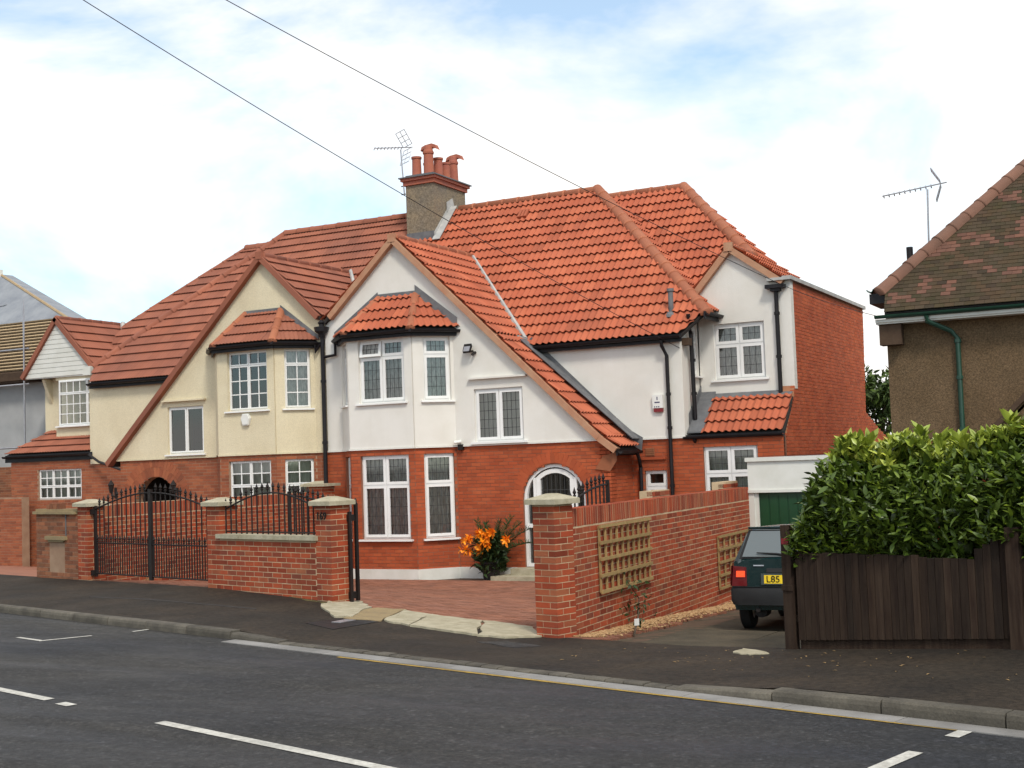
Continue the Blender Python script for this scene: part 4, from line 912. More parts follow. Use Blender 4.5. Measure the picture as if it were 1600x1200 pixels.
cr.slope((-23.95, 0, 2.3), (0, 1, 0), (1, 0, c2s), [(23.88, 0), (25.4, 0), (25.4, 2.3*c2l), (23.88, 2.3*c2l)])
cr.slope((-23.95, 0, 2.3), (0, 1, 0), (1, 0, c2s), [(23.88, 2.3*c2l), (27.9, 2.3*c2l), (27.9, 4.98*c2l), (23.88, 4.98*c2l)])
# rear wing slope showing beyond the hip
cr.slope((0, 25.95, 4.5), (1, 0, 0), (0, 1, KP), [(-21.4, mz(5.0)), (-27.0, mz(5.0)), (-27.0, mz(6.35)), (-24.2, mz(8.6)), (-21.4, mz(8.6))])
cr.slope((0, 33.8, 4.5), (1, 0, 0), (0, -1, KP), [(-21.4, mz(5.0)), (-28.5, mz(5.0)), (-24.2, mz(8.6)), (-21.4, mz(8.6))])
# boarded gable of the side wing
gx, gzp, gy = -27.62, 6.47, 25.75
g1 = (gzp-5.08)/(gx+26.3)*-1; g1l = math.hypot(1, g1)
cr.slope((-26.25, 0, 5.06), (0, 1, 0), (-1, 0, (gzp-5.06)/1.37), [(gy-.05, 0), (28.6, 0), (28.6, math.hypot(1.37, gzp-5.06)), (gy-.05, math.hypot(1.37, gzp-5.06))])
cr.slope((-28.98, 0, 4.85), (0, 1, 0), (1, 0, (gzp-4.85)/1.36), [(gy-.05, 0), (30, 0), (30, math.hypot(1.36, gzp-4.85)), (gy-.05, math.hypot(1.36, gzp-4.85))])
# lean-to below the oriel
l2 = (3.3-2.68)/1.0
cr.slope((0, 25.12, 2.68), (1, 0, 0), (0, 1, l2), [(-29.0, 0), (-25.75, 0), (-25.75, 1.15*math.hypot(1, l2)), (-28.3, 1.15*math.hypot(1, l2))])
# bay roof of the cream house
fa, fb = Vector((cx0-.06, YF-BD-oh, ez)), Vector((cx1+.06, YF-BD-oh, ez)); ra2 = Vector((cxr+.16, YF, ez)); la2 = Vector((cxl-.16, YF, ez))
tz2 = onY(415, 490, YF).z; t1 = onY(384, 492, YF); t2 = onY(440, 484, YF); t1 = Vector((t1.x, YF-.02, tz2)); t2 = Vector((t2.x, YF-.02, tz2))
for pts in ([fa, fb, t2, t1], [fb, ra2, t2], [la2, fa, t1]):
    O, U, V, P = plane_tri(pts); cr.slope(O, U, V, P)
cd = cr.done(300)
ridge(cd, (-22.07, 28.97, 8.69), (XP-.3, 28.97, 8.69), 'tile_dull'); ridge(cd, (-25.95, 25.42, 4.98), (-22.07, 28.97, 8.7), 'tile_dull', r=.12)
ridge(cd, (-18.97, 23.9, 7.1), (-18.97, 27.5, 7.1), 'tile_dull', r=.1); ridge(cd, (-24.2, 29.87, 8.63), (-22.2, 29.87, 8.63), 'tile_dull'); ridge(cd, (-27.0, 27.75, 6.38), (-24.2, 29.87, 8.63), 'tile_dull', r=.09)
ridge(cd, (gx, gy-.02, gzp+.02), (gx, 28.2, gzp+.02), 'tile_dull', r=.09)
ridge(cd, fb+Vector((0, 0, .02)), t2+Vector((0, 0, .05)), 'ridge_red', r=.1, seg=.4); ridge(cd, fa+Vector((0, 0, .02)), t1+Vector((0, 0, .05)), 'ridge_red', r=.1, seg=.4)
verge(CH, [(-17.3, 5.5), (-18.97, 7.1), (-23.95, 2.33)], 'tile_dull', 23.82, 24.02, .125, -.11)
q = MB(); q.box((-19.06, 23.81, 6.98), (-18.88, 23.95, 7.16)); q.build('verge_mortar', 'tile_dull', CH)
verge(CH, [(-28.98, 4.88), (gx, gzp+.02), (-26.2, 5.05)], 'tile_dull', gy-.1, gy+.05, .125, -.11)
def lead_c(pts, m='lead'):
    q = MB(); q.prism(pts, (0, -.012, 0)); return q.build('lead_flashing', m, CH)
lead_c([dy(t1, 23.955)-Vector((0, 0, .12)), dy(t2, 23.955)-Vector((0, 0, .12)), dy(t2, 23.955)+Vector((0, 0, .1)), dy(t1, 23.955)+Vector((0, 0, .1))])
lead_c([dy(t2, 23.955), dy(ra2, 23.955)+Vector((0, 0, .02)), dy(ra2, 23.955)+Vector((0, 0, .14)), dy(t2, 23.955)+Vector((0, 0, .16))])
q = MB(); q.tube([(-18.85, 27.45, 7.12), (-17.95, 26.4, 6.15)], .05, 6); q.build('valley_mortar', 'lead_pale', CH)
q = MB(); q.tube([(-27.4, 28.05, 6.5), (-26.6, 27.3, 5.6)], .07, 6); q.build('valley_mortar', 'lead_pale', CH)
gutter(CH, (-25.65, 24.93, 4.48), (-22.3, 24.93, 4.48)); gutter(CH, fa+Vector((-.02, -.05, -.02)), fb+Vector((.02, -.05, -.02)))
nr2 = CR_.n; gutter(CH, fb+nr2*.05+Vector((0, 0, -.021)), ra2+nr2*.05+Vector((0, 0, -.021)), outn=nr2)
nl2 = CL.n; gutter(CH, la2+nl2*.05+Vector((0, 0, -.021)), fa+nl2*.05+Vector((0, 0, -.021)), outn=nl2)
gutter(CH, (-29.0, 25.05, 2.65), (-25.7, 25.05, 2.65), fascia=.2)
pipe(CH, [ra2+Vector((-.05, -.12, -.08)), ra2+Vector((-.05, -.12, -.25)), (XP-.06, 23.9, 4.85)], .035)
pipe(CH, [(-25.7, 25.0, 2.6), (-25.3, 24.95, 2.4), (-24.1, 24.6, 2.15), (-23.75, 24.2, 2.1), (-23.72, 24.2, 1.9)], .035)
# wing walls: oriel, boards
FWc = FY(26.15)
q = MB(); q.slab(FWc, [(-28.55, 2.9), (-25.8, 2.9), (-25.8, 5.2), (-28.55, 5.2)], [], 0, .2); q.build('rendered_wall', 'render_cream', CH)
FO = FY(25.8); q7 = FO.rect(92.5, 592, 150, 664); q7 = (q7[0], q7[1]+.12, q7[2], q7[3])
q = MB(); q.box((q7[0]-.12, 25.8, q7[2]-.42), (q7[1]+.1, 26.2, q7[2]-.02)); q.build('oriel_apron', 'render_cream', CH)
q = MB(); q.box((q7[0]-.12, 25.8, q7[3]), (q7[1]+.1, 26.2, 4.9)); q.build('oriel_head', 'render_cream', CH)
window(CH, FO, q7, [2.6, 1], [.7, .3], 'geo', -.01, lead=(4, 3, 1), curtain=None, fr=.045, depth_sill=.1)
tri = [(-28.93, 4.82), (gx, gzp-.03), (-26.22, 5.0), (-26.2, 4.8)]
q = MB(); q.slab(FY(gy), tri[::-1], [], 0, .05); bg = q.build('gable_boarding', 'paint_offwhite', CH)
z = 4.84; it = []
while z < gzp-.1:
    iv = scan(tri, z+.06)
    for a, b in iv: it.append(('b', axm(FY(gy).pt((a+b)/2, z+.06, .012), Vector((b-a-.02, 0, 0)), Vector((0, -.02, 0)), Vector((0, 0, .115)))))
    z += .13
pieces(bg, 'board', BOXU, it, 'paint_offwhite')
q = MB(); q.box((-26.4, 25.5, 4.78), (-26.12, 26.2, 5.02)); q.build('boxed_eave', 'paint_offwhite', CH)
q = MB(); q.prism([(-28.35, 25.85, 4.8), (-28.35, 26.15, 4.8), (-28.35, 26.15, 4.1), (-28.35, 26.05, 4.3)], (.1, 0, 0)); q.build('bracket', 'render_cream', CH)
# ------------------------------------------------------------ garden walls, gates, fence
def proj(p): q = Vector(p)-EYE; d = q.dot(CF); return 800+FPX*q.dot(CR)/d, 600-FPX*q.dot(CU)/d
FT = Facet(xy(0, TW), RU, -RN)
sL = FT.pix(137, 850)[0]; s2 = FT.pix(324, 850)[0]; sM = FT.pix(518, 870)[0]; sR = FT.pix(869, 900)[0]
PW = .3375
def pier_bricks(s0, t0, z0, z1):
    """solid pier: rings of bricks round a core, bond alternating"""
    out = []; z = z0; k = 0
    while z < z1-.03:
        for side in range(4):
            run = [(0, .224)]
            for a, b in run:
                jj = random.uniform(-.002, .002)
                if k % 2: a, b = .1125, .3375
                if side == 0: sa, sb, ta, tb = a, b, jj, .1025
                elif side == 1: sa, sb, ta, tb = PW-.1025, PW+jj, a, b
                elif side == 2: sa, sb, ta, tb = PW-b, PW-a, PW-.1025, PW+jj
                else: sa, sb, ta, tb = jj, .1025, PW-b, PW-a
                c = xy(s0+(sa+sb)/2, t0+(ta+tb)/2); out.append(('b', axm(Vector((c.x, c.y, z+.0325)), RU*(sb-sa), RN*(tb-ta), Vector((0, 0, .065)))))
        z += .075; k += 1
    return out
def pier_core(mb, s0, t0, z0, z1):
    c = xy(s0+PW/2, t0+PW/2); mb.obox(Vector((c.x, c.y, (z0+z1)/2)), RU*(PW/2-.003), RN*(PW/2-.003), (0, 0, (z1-z0)/2))
def pier_cap(parent, s0, t0, z, name='pier_cap', w=.235):
    c = xy(s0+PW/2, t0+PW/2); q = MB(); vs = []
    for ww, zz in ((w, z), (w, z+.06), (w-.02, z+.068), (.05, z+.125)):
        for a, b in ((-1, -1), (1, -1), (1, 1), (-1, 1)): p = c+RU*a*ww+RN*b*ww; vs.append((p.x, p.y, zz))
    fs = [(0, 1, 2, 3), (12, 13, 14, 15)]+[(i*4+k, i*4+(k+1) % 4, i*4+4+(k+1) % 4, i*4+4+k) for i in range(3) for k in range(4)]
    q.add(vs, fs); return q.build(name, 'concrete_pale', parent)
# ---- front wall of the white house: pier, low wall, pier with the house number
GW = thing('front_garden_wall', 'low red brick front garden wall between two capped piers bearing a house number', 'garden wall', xy((s2+sM)/2, TW))
zcop = FT.pix(415, 832)[1]; zcop = .86+.14
core = MB(); it = []
for s0, zb in ((s2, .15), (sM-PW, .02)):
    pier_core(core, s0, TW, zb-.3, 1.5); it += pier_bricks(s0, TW, zb-.075, 1.48)
a_, b_ = s2+PW, sM-PW
core.slab(FT, [(a_-.02, -.2), (b_+.02, -.2), (b_+.02, zcop), (a_-.02, zcop)], [], -.002, .21)
it += bricks(FT, [(a_, -.08), (b_, -.08), (b_, zcop), (a_, zcop)], z0=-.08+.005, proud=.0)
co = core.build('wall_core', 'mortar_garden', GW); pieces(co, 'brick', BOXU, it, 'brick_garden', 300, 'brickwork')
pier_cap(GW, s2, TW, 1.49); pier_cap(GW, sM-PW, TW, 1.49)
n = 4
for i in range(n):
    u0 = a_-.05+(b_-a_+.1)*i/n; q = MB(); q.fbox(FT, u0+.004, u0+(b_-a_+.1)/n-.004, zcop, zcop+.065, -.25, .05); q.build('coping_stone', 'concrete_pale', GW)
M = Matrix((RU, Vector((0, 0, 1)), -RN)).transposed().to_4x4(); M.translation = FT.pt(sM-PW+.03, 1.295, .008)
text_mesh('house_number', '169', .15, M, 'iron_black', GW, .008)
# ---- iron work
def bar(parent, x, y, z0, z1, r=.012, tip=True, name='bar'):
    q = MB(); q.tube([(x, y, z0), (x, y, z1)], r, 6)
    if tip: q.lathe((x, y, z1), [(r, -.01), (r*1.9, .0), (r*1.9, .012), (r*.9, .02), (r*2.3, .045), (r*1.2, .075), (0, .12)], 6)
    return q.build(name, 'iron_black', parent)
def leaf(name, label, cat, A, d, L, zb, zh, zf, nb, dog=True, group=None, ends=(True, True), rise=None, zdog=None):
    """one wrought-iron leaf: end posts, rails, bars with finials, dog bars below"""
    A = Vector(A); d = Vector((d[0], d[1], 0)).normalized(); t_ = thing(name, label, cat, (A.x, A.y, zb), group)
    f = rise or (lambda x: zh+(zf-zh)*math.sin(x*math.pi/2))
    P = lambda x, z: Vector((A.x+d.x*L*x, A.y+d.y*L*x, z))
    q = MB()
    for e, x in zip(ends, (0, 1)):
        if e:
            q = MB(); c = P(x, 0); zt = f(x)+.06; q.obox(Vector((c.x, c.y, (zb+zt)/2)), d*.022, Vector((-d.y, d.x, 0))*.022, (0, 0, (zt-zb)/2)); q.build('post', 'iron_black', t_)
    q = MB(); q.tube([P(i/16, f(i/16)) for i in range(17)], .014, 6); q.build('top_rail', 'iron_black', t_)
    zm = zdog or zb+(zh-zb)*.52
    for z in [zb+.06]+([zm] if dog else []):
        q = MB(); q.tube([P(0, z), P(1, z)], .013, 6); q.build('rail', 'iron_black', t_)
    for i in range(1, nb): p = P(i/nb, 0); bar(t_, p.x, p.y, zb+.05, f(i/nb)+.05)
    if dog:
        for i in range(nb*2):
            if i % 2: p = P(i/(2*nb), 0); bar(t_, p.x, p.y, zb+.05, zm+.03, .011, True, 'dog_bar')
    return t_
rp_ = thing('railing', 'arched black iron railing panel standing on the low front wall', 'railing', FT.pt((a_+b_)/2, zcop+.065, -.1))
q = MB(); fa_ = lambda x: zcop+.16+.36+.24*math.sin(math.pi*x)-.08
P = lambda x, z: FT.pt(a_+.03+(b_-a_-.06)*x, z, -.1)
q.tube([P(i/20, fa_(i/20)) for i in range(21)], .013, 6); q.build('top_rail', 'iron_black', rp_)
q = MB(); q.tube([P(0, zcop+.1), P(1, zcop+.1)], .012, 6); q.build('bottom_rail', 'iron_black', rp_)
for i in range(18): p = P(i/17, 0); bar(rp_, p.x, p.y, zcop+.065, fa_(i/17)+.05)
g0, g1_ = sL+.06, s2-.03; gm = (g0+g1_)/2; zbg = .27
hump = lambda a: (lambda x: 1.44+.27*math.sin((a+x/2)*math.pi))
leaf('iron_gate', 'left leaf of the closed black iron driveway gate', 'gate', xy(g0, TW+.12), RU, gm-g0-.02, zbg, 1.44, 1.7, 12, group='black iron gate leaves', rise=hump(0), zdog=.86)
leaf('iron_gate', 'right leaf of the closed black iron driveway gate beside the low wall', 'gate', xy(gm+.02, TW+.12), RU, g1_-gm-.02, zbg, 1.7, 1.44, 12, group='black iron gate leaves', rise=hump(.5), zdog=.86)
def aim(H, L, px, sgn):
    best = None
    for i in range(0, 100):
        a = R(i*1.2); d = RN*math.cos(a)+RU*math.sin(a)*sgn; e = abs(proj(Vector((H.x+d.x*L, H.y+d.y*L, 1.2)))[0]-px)
        if best is None or e < best[0]: best = (e, d)
    return best[1]
LG = 1.72
H = xy(sM+.05, TW+.3); d = aim(H, LG, 452, -1)
lg = leaf('iron_gate', 'open iron gate leaf folded back behind the numbered pier', 'gate', H, d, LG, .12, 1.33, 1.62, 12, group='black iron gate leaves', zdog=.8)
H = xy(sR-PW-.05, TW+.5); AA = xy(sR-.012, TW+PW); d = Vector((-6.74, 21.85, 0))-AA
rg = leaf('iron_gate', 'open iron gate leaf folded back behind the trellised brick wall', 'gate', H, d, LG, -.1, 1.33, 1.66, 12, group='black iron gate leaves', zdog=.7)
hg = thing('gate_post', 'black iron hinge post standing against the numbered brick pier', 'post', xy(sM+.02, TW+.4), None)
q = MB(); c = xy(sM+.045, TW+.42); q.obox(Vector((c.x, c.y, .82)), RU*.022, RN*.022, (0, 0, .68)); q.lathe((c.x, c.y, 1.5), [(.03, 0), (.015, .03), (.02, .05), (0, .08)], 8); q.build('post', 'iron_black', hg)
for z in (1.3, .22): q = MB(); c = xy(sM+.0, TW+.36); q.obox(Vector((c.x, c.y, z)), RU*.05, RN*.075, (0, 0, .045)); q.build('hinge', 'iron_black', hg)
# ---- left boundary of the plot: pier, old wall with a bricked niche, dividing wall back to the house
LW = thing('boundary_wall', 'capped brick pier at the left of the iron gates with its dividing wall running back to the house', 'garden wall', xy(sL-PW, TW))
core = MB(); pier_core(core, sL-PW, TW, -.2, 1.5); it = pier_bricks(sL-PW, TW, .22-.075, 1.48)
FD = Facet((XP+.1, 0), (0, 1), (1, 0)); py0 = xy(sL-.2, TW+PW).y
core.slab(FD, [(py0, -.6), (23.9, -.6), (23.9, 1.5), (py0, 1.5)], [], -.003, .21); it += bricks(FD, [(py0, -.6), (23.9, -.6), (23.9, 1.28), (py0, 1.28)], proud=0)
u = py0
while u < 23.9: it.append(('b', axm(FD.pt(u+.035, 1.392, -.1), FD.u*.065, FD.n*.2, Vector((0, 0, .215))))); u += .075
co = core.build('wall_core', 'mortar_garden', LW); pieces(co, 'brick', BOXU, it, 'brick_garden', 300, 'brickwork'); pier_cap(LW, sL-PW, TW, 1.49)
for z in (1.4, .34): q = MB(); c = xy(sL+.03, TW+.1); q.obox(Vector((c.x, c.y, z)), RU*.04, RN*.05, (0, 0, .045)); q.build('hinge', 'iron_black', LW)
EP = thing('end_pillar', 'small capped brick pillar at the house end of the dividing wall', 'pillar', (XP+.25, 23.5, -.4))
q = MB(); q.box((XP-.02, 23.2, -.5), (XP+.42, 23.64, 1.62)); co = q.build('pillar_core', 'mortar_garden', EP)
it = bricks(FY(23.2), [(XP-.02, -.45), (XP+.42, -.45), (XP+.42, 1.62), (XP-.02, 1.62)], proud=.004)+bricks(Facet((XP+.42, 0), (0, 1), (1, 0)), [(23.2, -.45), (23.64, -.45), (23.64, 1.62), (23.2, 1.62)], proud=.004)
pieces(co, 'brick', BOXU, it, 'brick_garden', 300)
q = MB(); q.box((XP-.12, 23.1, 1.62), (XP+.52, 23.74, 1.68)); q.prism([(XP-.1, 23.12, 1.68), (XP+.5, 23.12, 1.68), (XP+.3, 23.4, 1.74), (XP+.1, 23.4, 1.74)], (0, .01, 0)); q.build('pillar_cap', 'concrete_pale', EP)
OW = thing('old_front_wall', 'weathered brick wall stub with a ledge and niche at the left edge of the gates', 'garden wall', xy(sL-1.2, TW))
so0 = FT.pix(57, 850)[0]; so1 = sL-PW-.01; zt = 1.36
sn0 = FT.pix(77, 850)[0]; sn1 = FT.pix(101, 850)[0]
core = MB(); nh = [(sn0, .3), (sn1, .3), (sn1, .86), (sn0, .86)]
core.slab(FT, [(so0, -.1), (so1, -.1), (so1, zt), (so0, zt)], [], -.005, .21); it = bricks(FT, [(so0, -.05), (so1, -.05), (so1, zt), (so0, zt)], [nh], proud=0)
it += bricks(Facet(FT.pt(0, 0, -.04), RU, -RN), nh, proud=0, z0=.3)
co = core.build('wall_core', 'mortar_cream', OW); pieces(co, 'brick', BOXU, it, 'brick_old', 300)
q = MB(); q.fbox(FT, so0-.05, so1, zt, zt+.05, -.28, .05); q.fbox(FT, so0-.02, so1, zt+.05, zt+.09, -.2, 0); q.build('coping', 'concrete_tan', OW)
q = MB(); q.fbox(FT, sn0-.06, sn1+.1, .9, .97, -.05, .06); q.fbox(FT, sn0, sn1, .86, .9, -.05, .03); q.build('ledge', 'concrete_tan', OW)
for i in range(4): q = MB(); u = so0+.35+i*.13; q.fbox(FT, u, u+.11, zt+.09, zt+.17+(i % 2)*.02, -.14, -.02); q.build('loose_brick', 'brick_old', OW)
q = MB(); q.fbox(FT, sn1+.05, sn1+.075, .95, 1.35, 0, .012); q.build('conduit', 'lead', OW)
# ---- right pier and side wall with trellis
SW = thing('side_garden_wall', 'tall red brick wall with capped end pier and soldier course beside the neighbouring drive', 'garden wall', xy(sR, TW))
core = MB(); pier_core(core, sR-PW, TW, -.4, 1.5); it = pier_bricks(sR-PW, TW, -.1-.075, 1.48)
A = xy(sR-.012, TW+PW); B = Vector((-6.74, 21.85, 0)); D = (B-A); LS = D.length; FS = Facet(A, D, (D.y, -D.x)); zt = 1.42
core.slab(FS, [(-.0, -.8), (LS, -.8), (LS, zt-.002), (0, zt-.002)], [], -.002, .215)
it += bricks(FS, [(0, -.75), (LS, -.75), (LS, zt-.23), (0, zt-.23)], z0=-.755, proud=0)
u = 0
while u < LS-.06: it.append(('b', axm(FS.pt(u+.0325, zt-.1075+random.uniform(-.002, .002), -.108+random.uniform(-.002, .002)), FS.u*.065, FS.n*.216, Vector((0, 0, .215))))); u += .075
co = core.build('wall_core', 'mortar_garden', SW); pieces(co, 'brick', BOXU, it, 'brick_garden', 300, 'brickwork'); pier_cap(SW, sR-PW, TW, 1.49)
for px0, px1, pt in ((1019, 1046, 766), (1130, 1153, 752)):
    F2 = Facet(FS.pt(0, 0, -.33), FS.u, FS.n); ua = F2.pix(px0, 770)[0]; ub = F2.pix(px1, 770)[0]; zz = F2.pix((px0+px1)/2, pt)[1]
    q = MB(); q.fbox(F2, ua, ub, -.6, zz, -.2, 0); pc = q.build('buttress_pier', 'mortar_garden', SW)
    pieces(pc, 'brick', BOXU, bricks(F2, [(ua, .9), (ub, .9), (ub, zz), (ua, zz)], proud=.004), 'brick_garden')
def trellis(label, corners, nv, nh_):
    (ax, ay), (bx, by) = corners; u0, z1 = FS.pix(ax, ay); u1, z0 = FS.pix(bx, by)
    t_ = thing('trellis_panel', label, 'trellis', FS.pt((u0+u1)/2, z0, .03), 'trellis panels on the side wall')
    for i in range(nv): u = u0+(u1-u0)*i/(nv-1); q = MB(); w = .016; q.fbox(FS, u-w, u+w, z0-.01, z1+.01, .02, .042); q.build('upright_batten', 'trellis_wood', t_)
    for i in range(nh_): z = z0+(z1-z0)*i/(nh_-1); q = MB(); q.fbox(FS, u0-.03, u1+.03, z-.02, z+.02, .043, .066); q.build('cross_batten', 'trellis_wood', t_)
trellis('square wooden trellis panel on the brick wall nearest the end pier', ((932, 823), (1013, 903)), 10, 5)
trellis('wooden trellis panel on the brick wall partly hidden behind the car', ((1119, 839), (1190, 895)), 9, 5)
# ---- brown board fence
FE = thing('board_fence', 'dark brown wooden board fence with curved end below the laurel hedge', 'fence', xy(-5.8, TW))
f0 = FT.pix(1246, 930)[0]; f1 = FT.pix(1578, 930)[0]
def ftop(s):
    px = proj(FT.pt(s, 1.0))[0]
    return 1.0+(.2*max(0, 1-((1578-px)/60))**.6 if 1518 < px < 1580 else 0)+ (-.02 if px > 1440 and px < 1518 else 0)
s = f0; i = 0
while s < f1+1.9:
    w_ = random.uniform(.068, .085); zt = (ftop(s+w_/2) if s < f1 else 1.02)+random.uniform(-.008, .008); zb = gz(s, TW)+.09
    q = MB(); q.fbox(FT, s, s+w_-.004, zb, zt, -.012-random.uniform(0, .008), .006+random.uniform(0, .008)); o = q.build('fence_board', 'fence_wood', FE); s += w_; i += 1
for s0, w_, z1, dd in ((FT.pix(1226, 930)[0], .105, 1.27, .03), (FT.pix(1247, 930)[0]-.02, .09, 1.22, -.09), (f1-.0, .12, 1.27, .05)):
    q = MB(); q.fbox(FT, s0, s0+w_, -.25, z1, dd-.1, dd); q.build('fence_post', 'fence_wood', FE)
for z in (.3, .85): q = MB(); q.fbox(FT, f0-.1, f1+1.9, z, z+.07, -.08, -.025); q.build('rail', 'fence_wood', FE)
q = MB(); q.fbox(FT, f0, f1+1.9, -.15, .36, -.05, -.022); q.build('gravel_board', 'fence_wood', FE)
q = MB(); sp = FT.pix(1226, 930)[0]; q.fbox(FT, sp+.01, sp+.09, 1.08, 1.14, .03, .036); q.build('red_sticker', 'red_plastic', FE)
q = MB(); q.fbox(FT, sp-.005, sp+.12, .62, .67, .03, .045); q.build('cleat', 'fence_wood', FE)
# ---- garage
GA = thing('garage', 'flat-roofed garage with white fascia and dark green door at the end of the side drive', 'garage', (-5.3, 22, -.4))
Fg = FY(21.8); gx0 = Fg.pix(1168, 740)[0]; zt = Fg.pix(1205, 714)[1]; zf = Fg.pix(1200, 765)[1]; gx1 = gx0+2.7
q = MB(); q.fbox(Fg, gx0, gx1, zf, zt-.06, -.1, 0); q.build('fascia_board', 'paint_offwhite', GA)
q = MB(); q.fbox(Fg, gx0-.03, gx1+.03, zt-.07, zt, -.12, .04); q.fbox(Fg, gx0-.02, gx1+.02, zf-.05, zf, -.1, .025); q.build('trim', 'paint_offwhite', GA)
for a in (gx0, gx1-.18): q = MB(); q.fbox(Fg, a, a+.1, -.6, zf-.05, -.1, -.01); q.fbox(Fg, a+.1, a+.17, -.6, zf-.05, -.1, -.03); q.build('door_jamb', 'paint_offwhite', GA)
dr = MB(); dr.fbox(Fg, gx0+.17, gx1-.18, -.45, zf-.05, -.12, -.06); dr = dr.build('garage_door', 'door_green', GA)
for i in range(14): u = gx0+.2+i*.165; q = MB(); q.fbox(Fg, u, u+.14, -.4, zf-.1, -.061, -.048); q.build('door_panel', 'door_green', dr)
q = MB(); q.fbox(Fg, gx0+.02, gx1-.02, -.6, zt-.08, -5.2, -.13); q.build('garage_walls', 'brick_cream', GA)
q = MB(); q.fbox(Fg, gx0-.04, gx1+.04, zt-.05, zt+.0, -5.3, -.13); q.build('flat_roof', 'lead', GA)

# ------------------------------------------------------------ neighbour on the right
RH = thing('pebbledash_house', 'brown pebbledash house with mossy brown tiled roof at the right edge', 'house', (-2, 23.5, -.4))
YR = 23.4; Fr = FY(YR); ex = Fr.pix(1389, 590)[0]; ze = onY(1490, 486, YR-.3).z
q = MB(); q.slab(Fr, [(ex, 2.15), (6, 2.15), (6, ze+.1), (ex, ze+.1)], [], 0, .25); q.slab(Facet((ex, 0), (0, 1), (-1, 0)), [(YR+.26, -.6), (32, -.6), (32, ze+.1), (YR+.26, ze+.1)], [], 0, .25); q.build('pebbledash_wall', 'pebbledash', RH)
bw, bb = brickwall(RH, 'brick_wall', Fr, [(ex, ZG), (6, ZG), (6, 2.15), (ex, 2.15)], [], 0, 'mortar_house', 0); pieces(bw, 'brick', BOXU, bb, 'brick_house', 0, 'brickwork')
q = MB(); q.fbox(Fr, ex, 6, 2.13, 2.17, 0, .04); q.build('drip_band', 'wood_dark', RH)
q = MB(); q.box((ex, 32, -.6), (6, 32.2, ze+.1)); q.build('rear_wall', 'pebbledash', RH)
yE = YR-.32; kr = 1.0
rr_ = Roof(RH, TILE_PLAIN, 'tile_brown')
pv = lambda px, py: (lambda p: (p.x, (p.y-yE)*math.hypot(1, kr)))(onPl(px, py, (0, -kr, 1), ze+.06-kr*yE))
h0 = pv(1384, 450); h1 = pv(1600, 262); sl_ = (h1[1]-h0[1])/(h1[0]-h0[0]); vtop = 6.3
xtop = h0[0]+(vtop-h0[1])/sl_
rr_.slope((0, yE, ze+.06), (1, 0, 0), (0, 1, kr), [(pv(1381, 494)[0], 0), (6, 0), (6, vtop), (xtop, vtop), h0])
PK = [(1384, 1424, 455, 476), (1440, 1492, 434, 462), (1430, 1470, 388, 404), (1460, 1500, 380, 396), (1500, 1580, 366, 384), (1560, 1600, 300, 318), (1590, 1640, 340, 372), (1500, 1530, 400, 412), (1540, 1600, 420, 430)]
def pinkish(q):
    x, y = proj(q[1]@Vector((.08, .05, 0))); return any(a < x < b and c < y < d for a, b, c, d in PK) and hash((round(x), round(y))) % 10 < 7
rr_.alt = pinkish
rdk = rr_.done(300)
T3 = lambda q: Vector((q[0], yE+q[1]/math.hypot(1, kr), ze+.06+kr*q[1]/math.hypot(1, kr)))
ridge(rdk, T3((h0[0]-.12, h0[1]-.12*sl_))+Vector((0, 0, .04)), T3((xtop, vtop))+Vector((0, 0, .04)), 'ridge_brown', r=.14, seg=.42)
pe = T3(h0); pt_ = T3((xtop, vtop))
q = MB(); q.prism([pe, pt_, (pt_.x, 30, pt_.z), (pe.x, 31.5, pe.z)], (0, 0, -.1)); q.prism([pt_, (6, pt_.y, pt_.z), (6, 32.5, ze), (pt_.x, 32.5, ze)], (0, 0, -.1)); q.build('rear_roof', 'tile_brown', RH)
gutter(RH, (ex-.12, yE-.05, ze+.02), (6, yE-.05, ze+.02), .06, 'gutter_green', fascia=0)
q = MB(); q.box((ex-.12, yE-.01, ze-.1), (6, yE+.02, ze-.045)); q.box((ex-.12, yE+.02, ze-.13), (6, YR, ze-.1)); q.build('fascia', 'paint_offwhite', RH)
q = MB(); q.box((pe.x-.28, pe.y-.1, pe.z-.28), (pe.x+.1, pe.y+.9, pe.z-.1)); q.build('eave_end', 'gutter_black', RH)
gutter(RH, (pe.x-.26, pe.y-.15, pe.z-.02), (pe.x-.26, pe.y+5, pe.z-.02), .06, 'gutter_green', outn=(-1, 0, 0), fascia=0)
q = MB(); q.box((ex-.08, YR-.25, ze-.5), (ex+.3, YR+.05, ze-.13)); q.build('corbel', 'wood_dark', RH)
dx = Fr.pix(1501, 600)[0]
pipe(RH, [(dx-.45, yE-.05, ze-.04), (dx-.45, yE-.02, ze-.14), (dx-.1, YR-.1, ze-.32), (dx, YR-.06, ze-.45), (dx, YR-.06, -.3)], .045, 'gutter_green', collars=[(dx, YR-.06, ze-.5), (dx, YR-.06, 3.2), (dx, YR-.06, 2.3)])
q = MB(); va, vb = onY(1532, 690, YR-.7), onY(1640, 580, YR-.7); q.prism([va, vb, vb+Vector((0, 0, -.16)), va+Vector((0, 0, -.16))], (0, .06, 0)); q.prism([va+Vector((0, 0, -.1)), vb+Vector((0, 0, -.1)), vb+Vector((1, 0, -1.5)), va+Vector((.2, 0, -1.5))], (0, .7, 0)); q.build('porch_gable', 'pebbledash', RH)
q = MB(); q.obox((va+vb)/2+Vector((0, -.02, .0)), (vb-va)/2, (0, .05, 0), (0, 0, .06)); q.build('barge_board', 'wood_dark', RH)
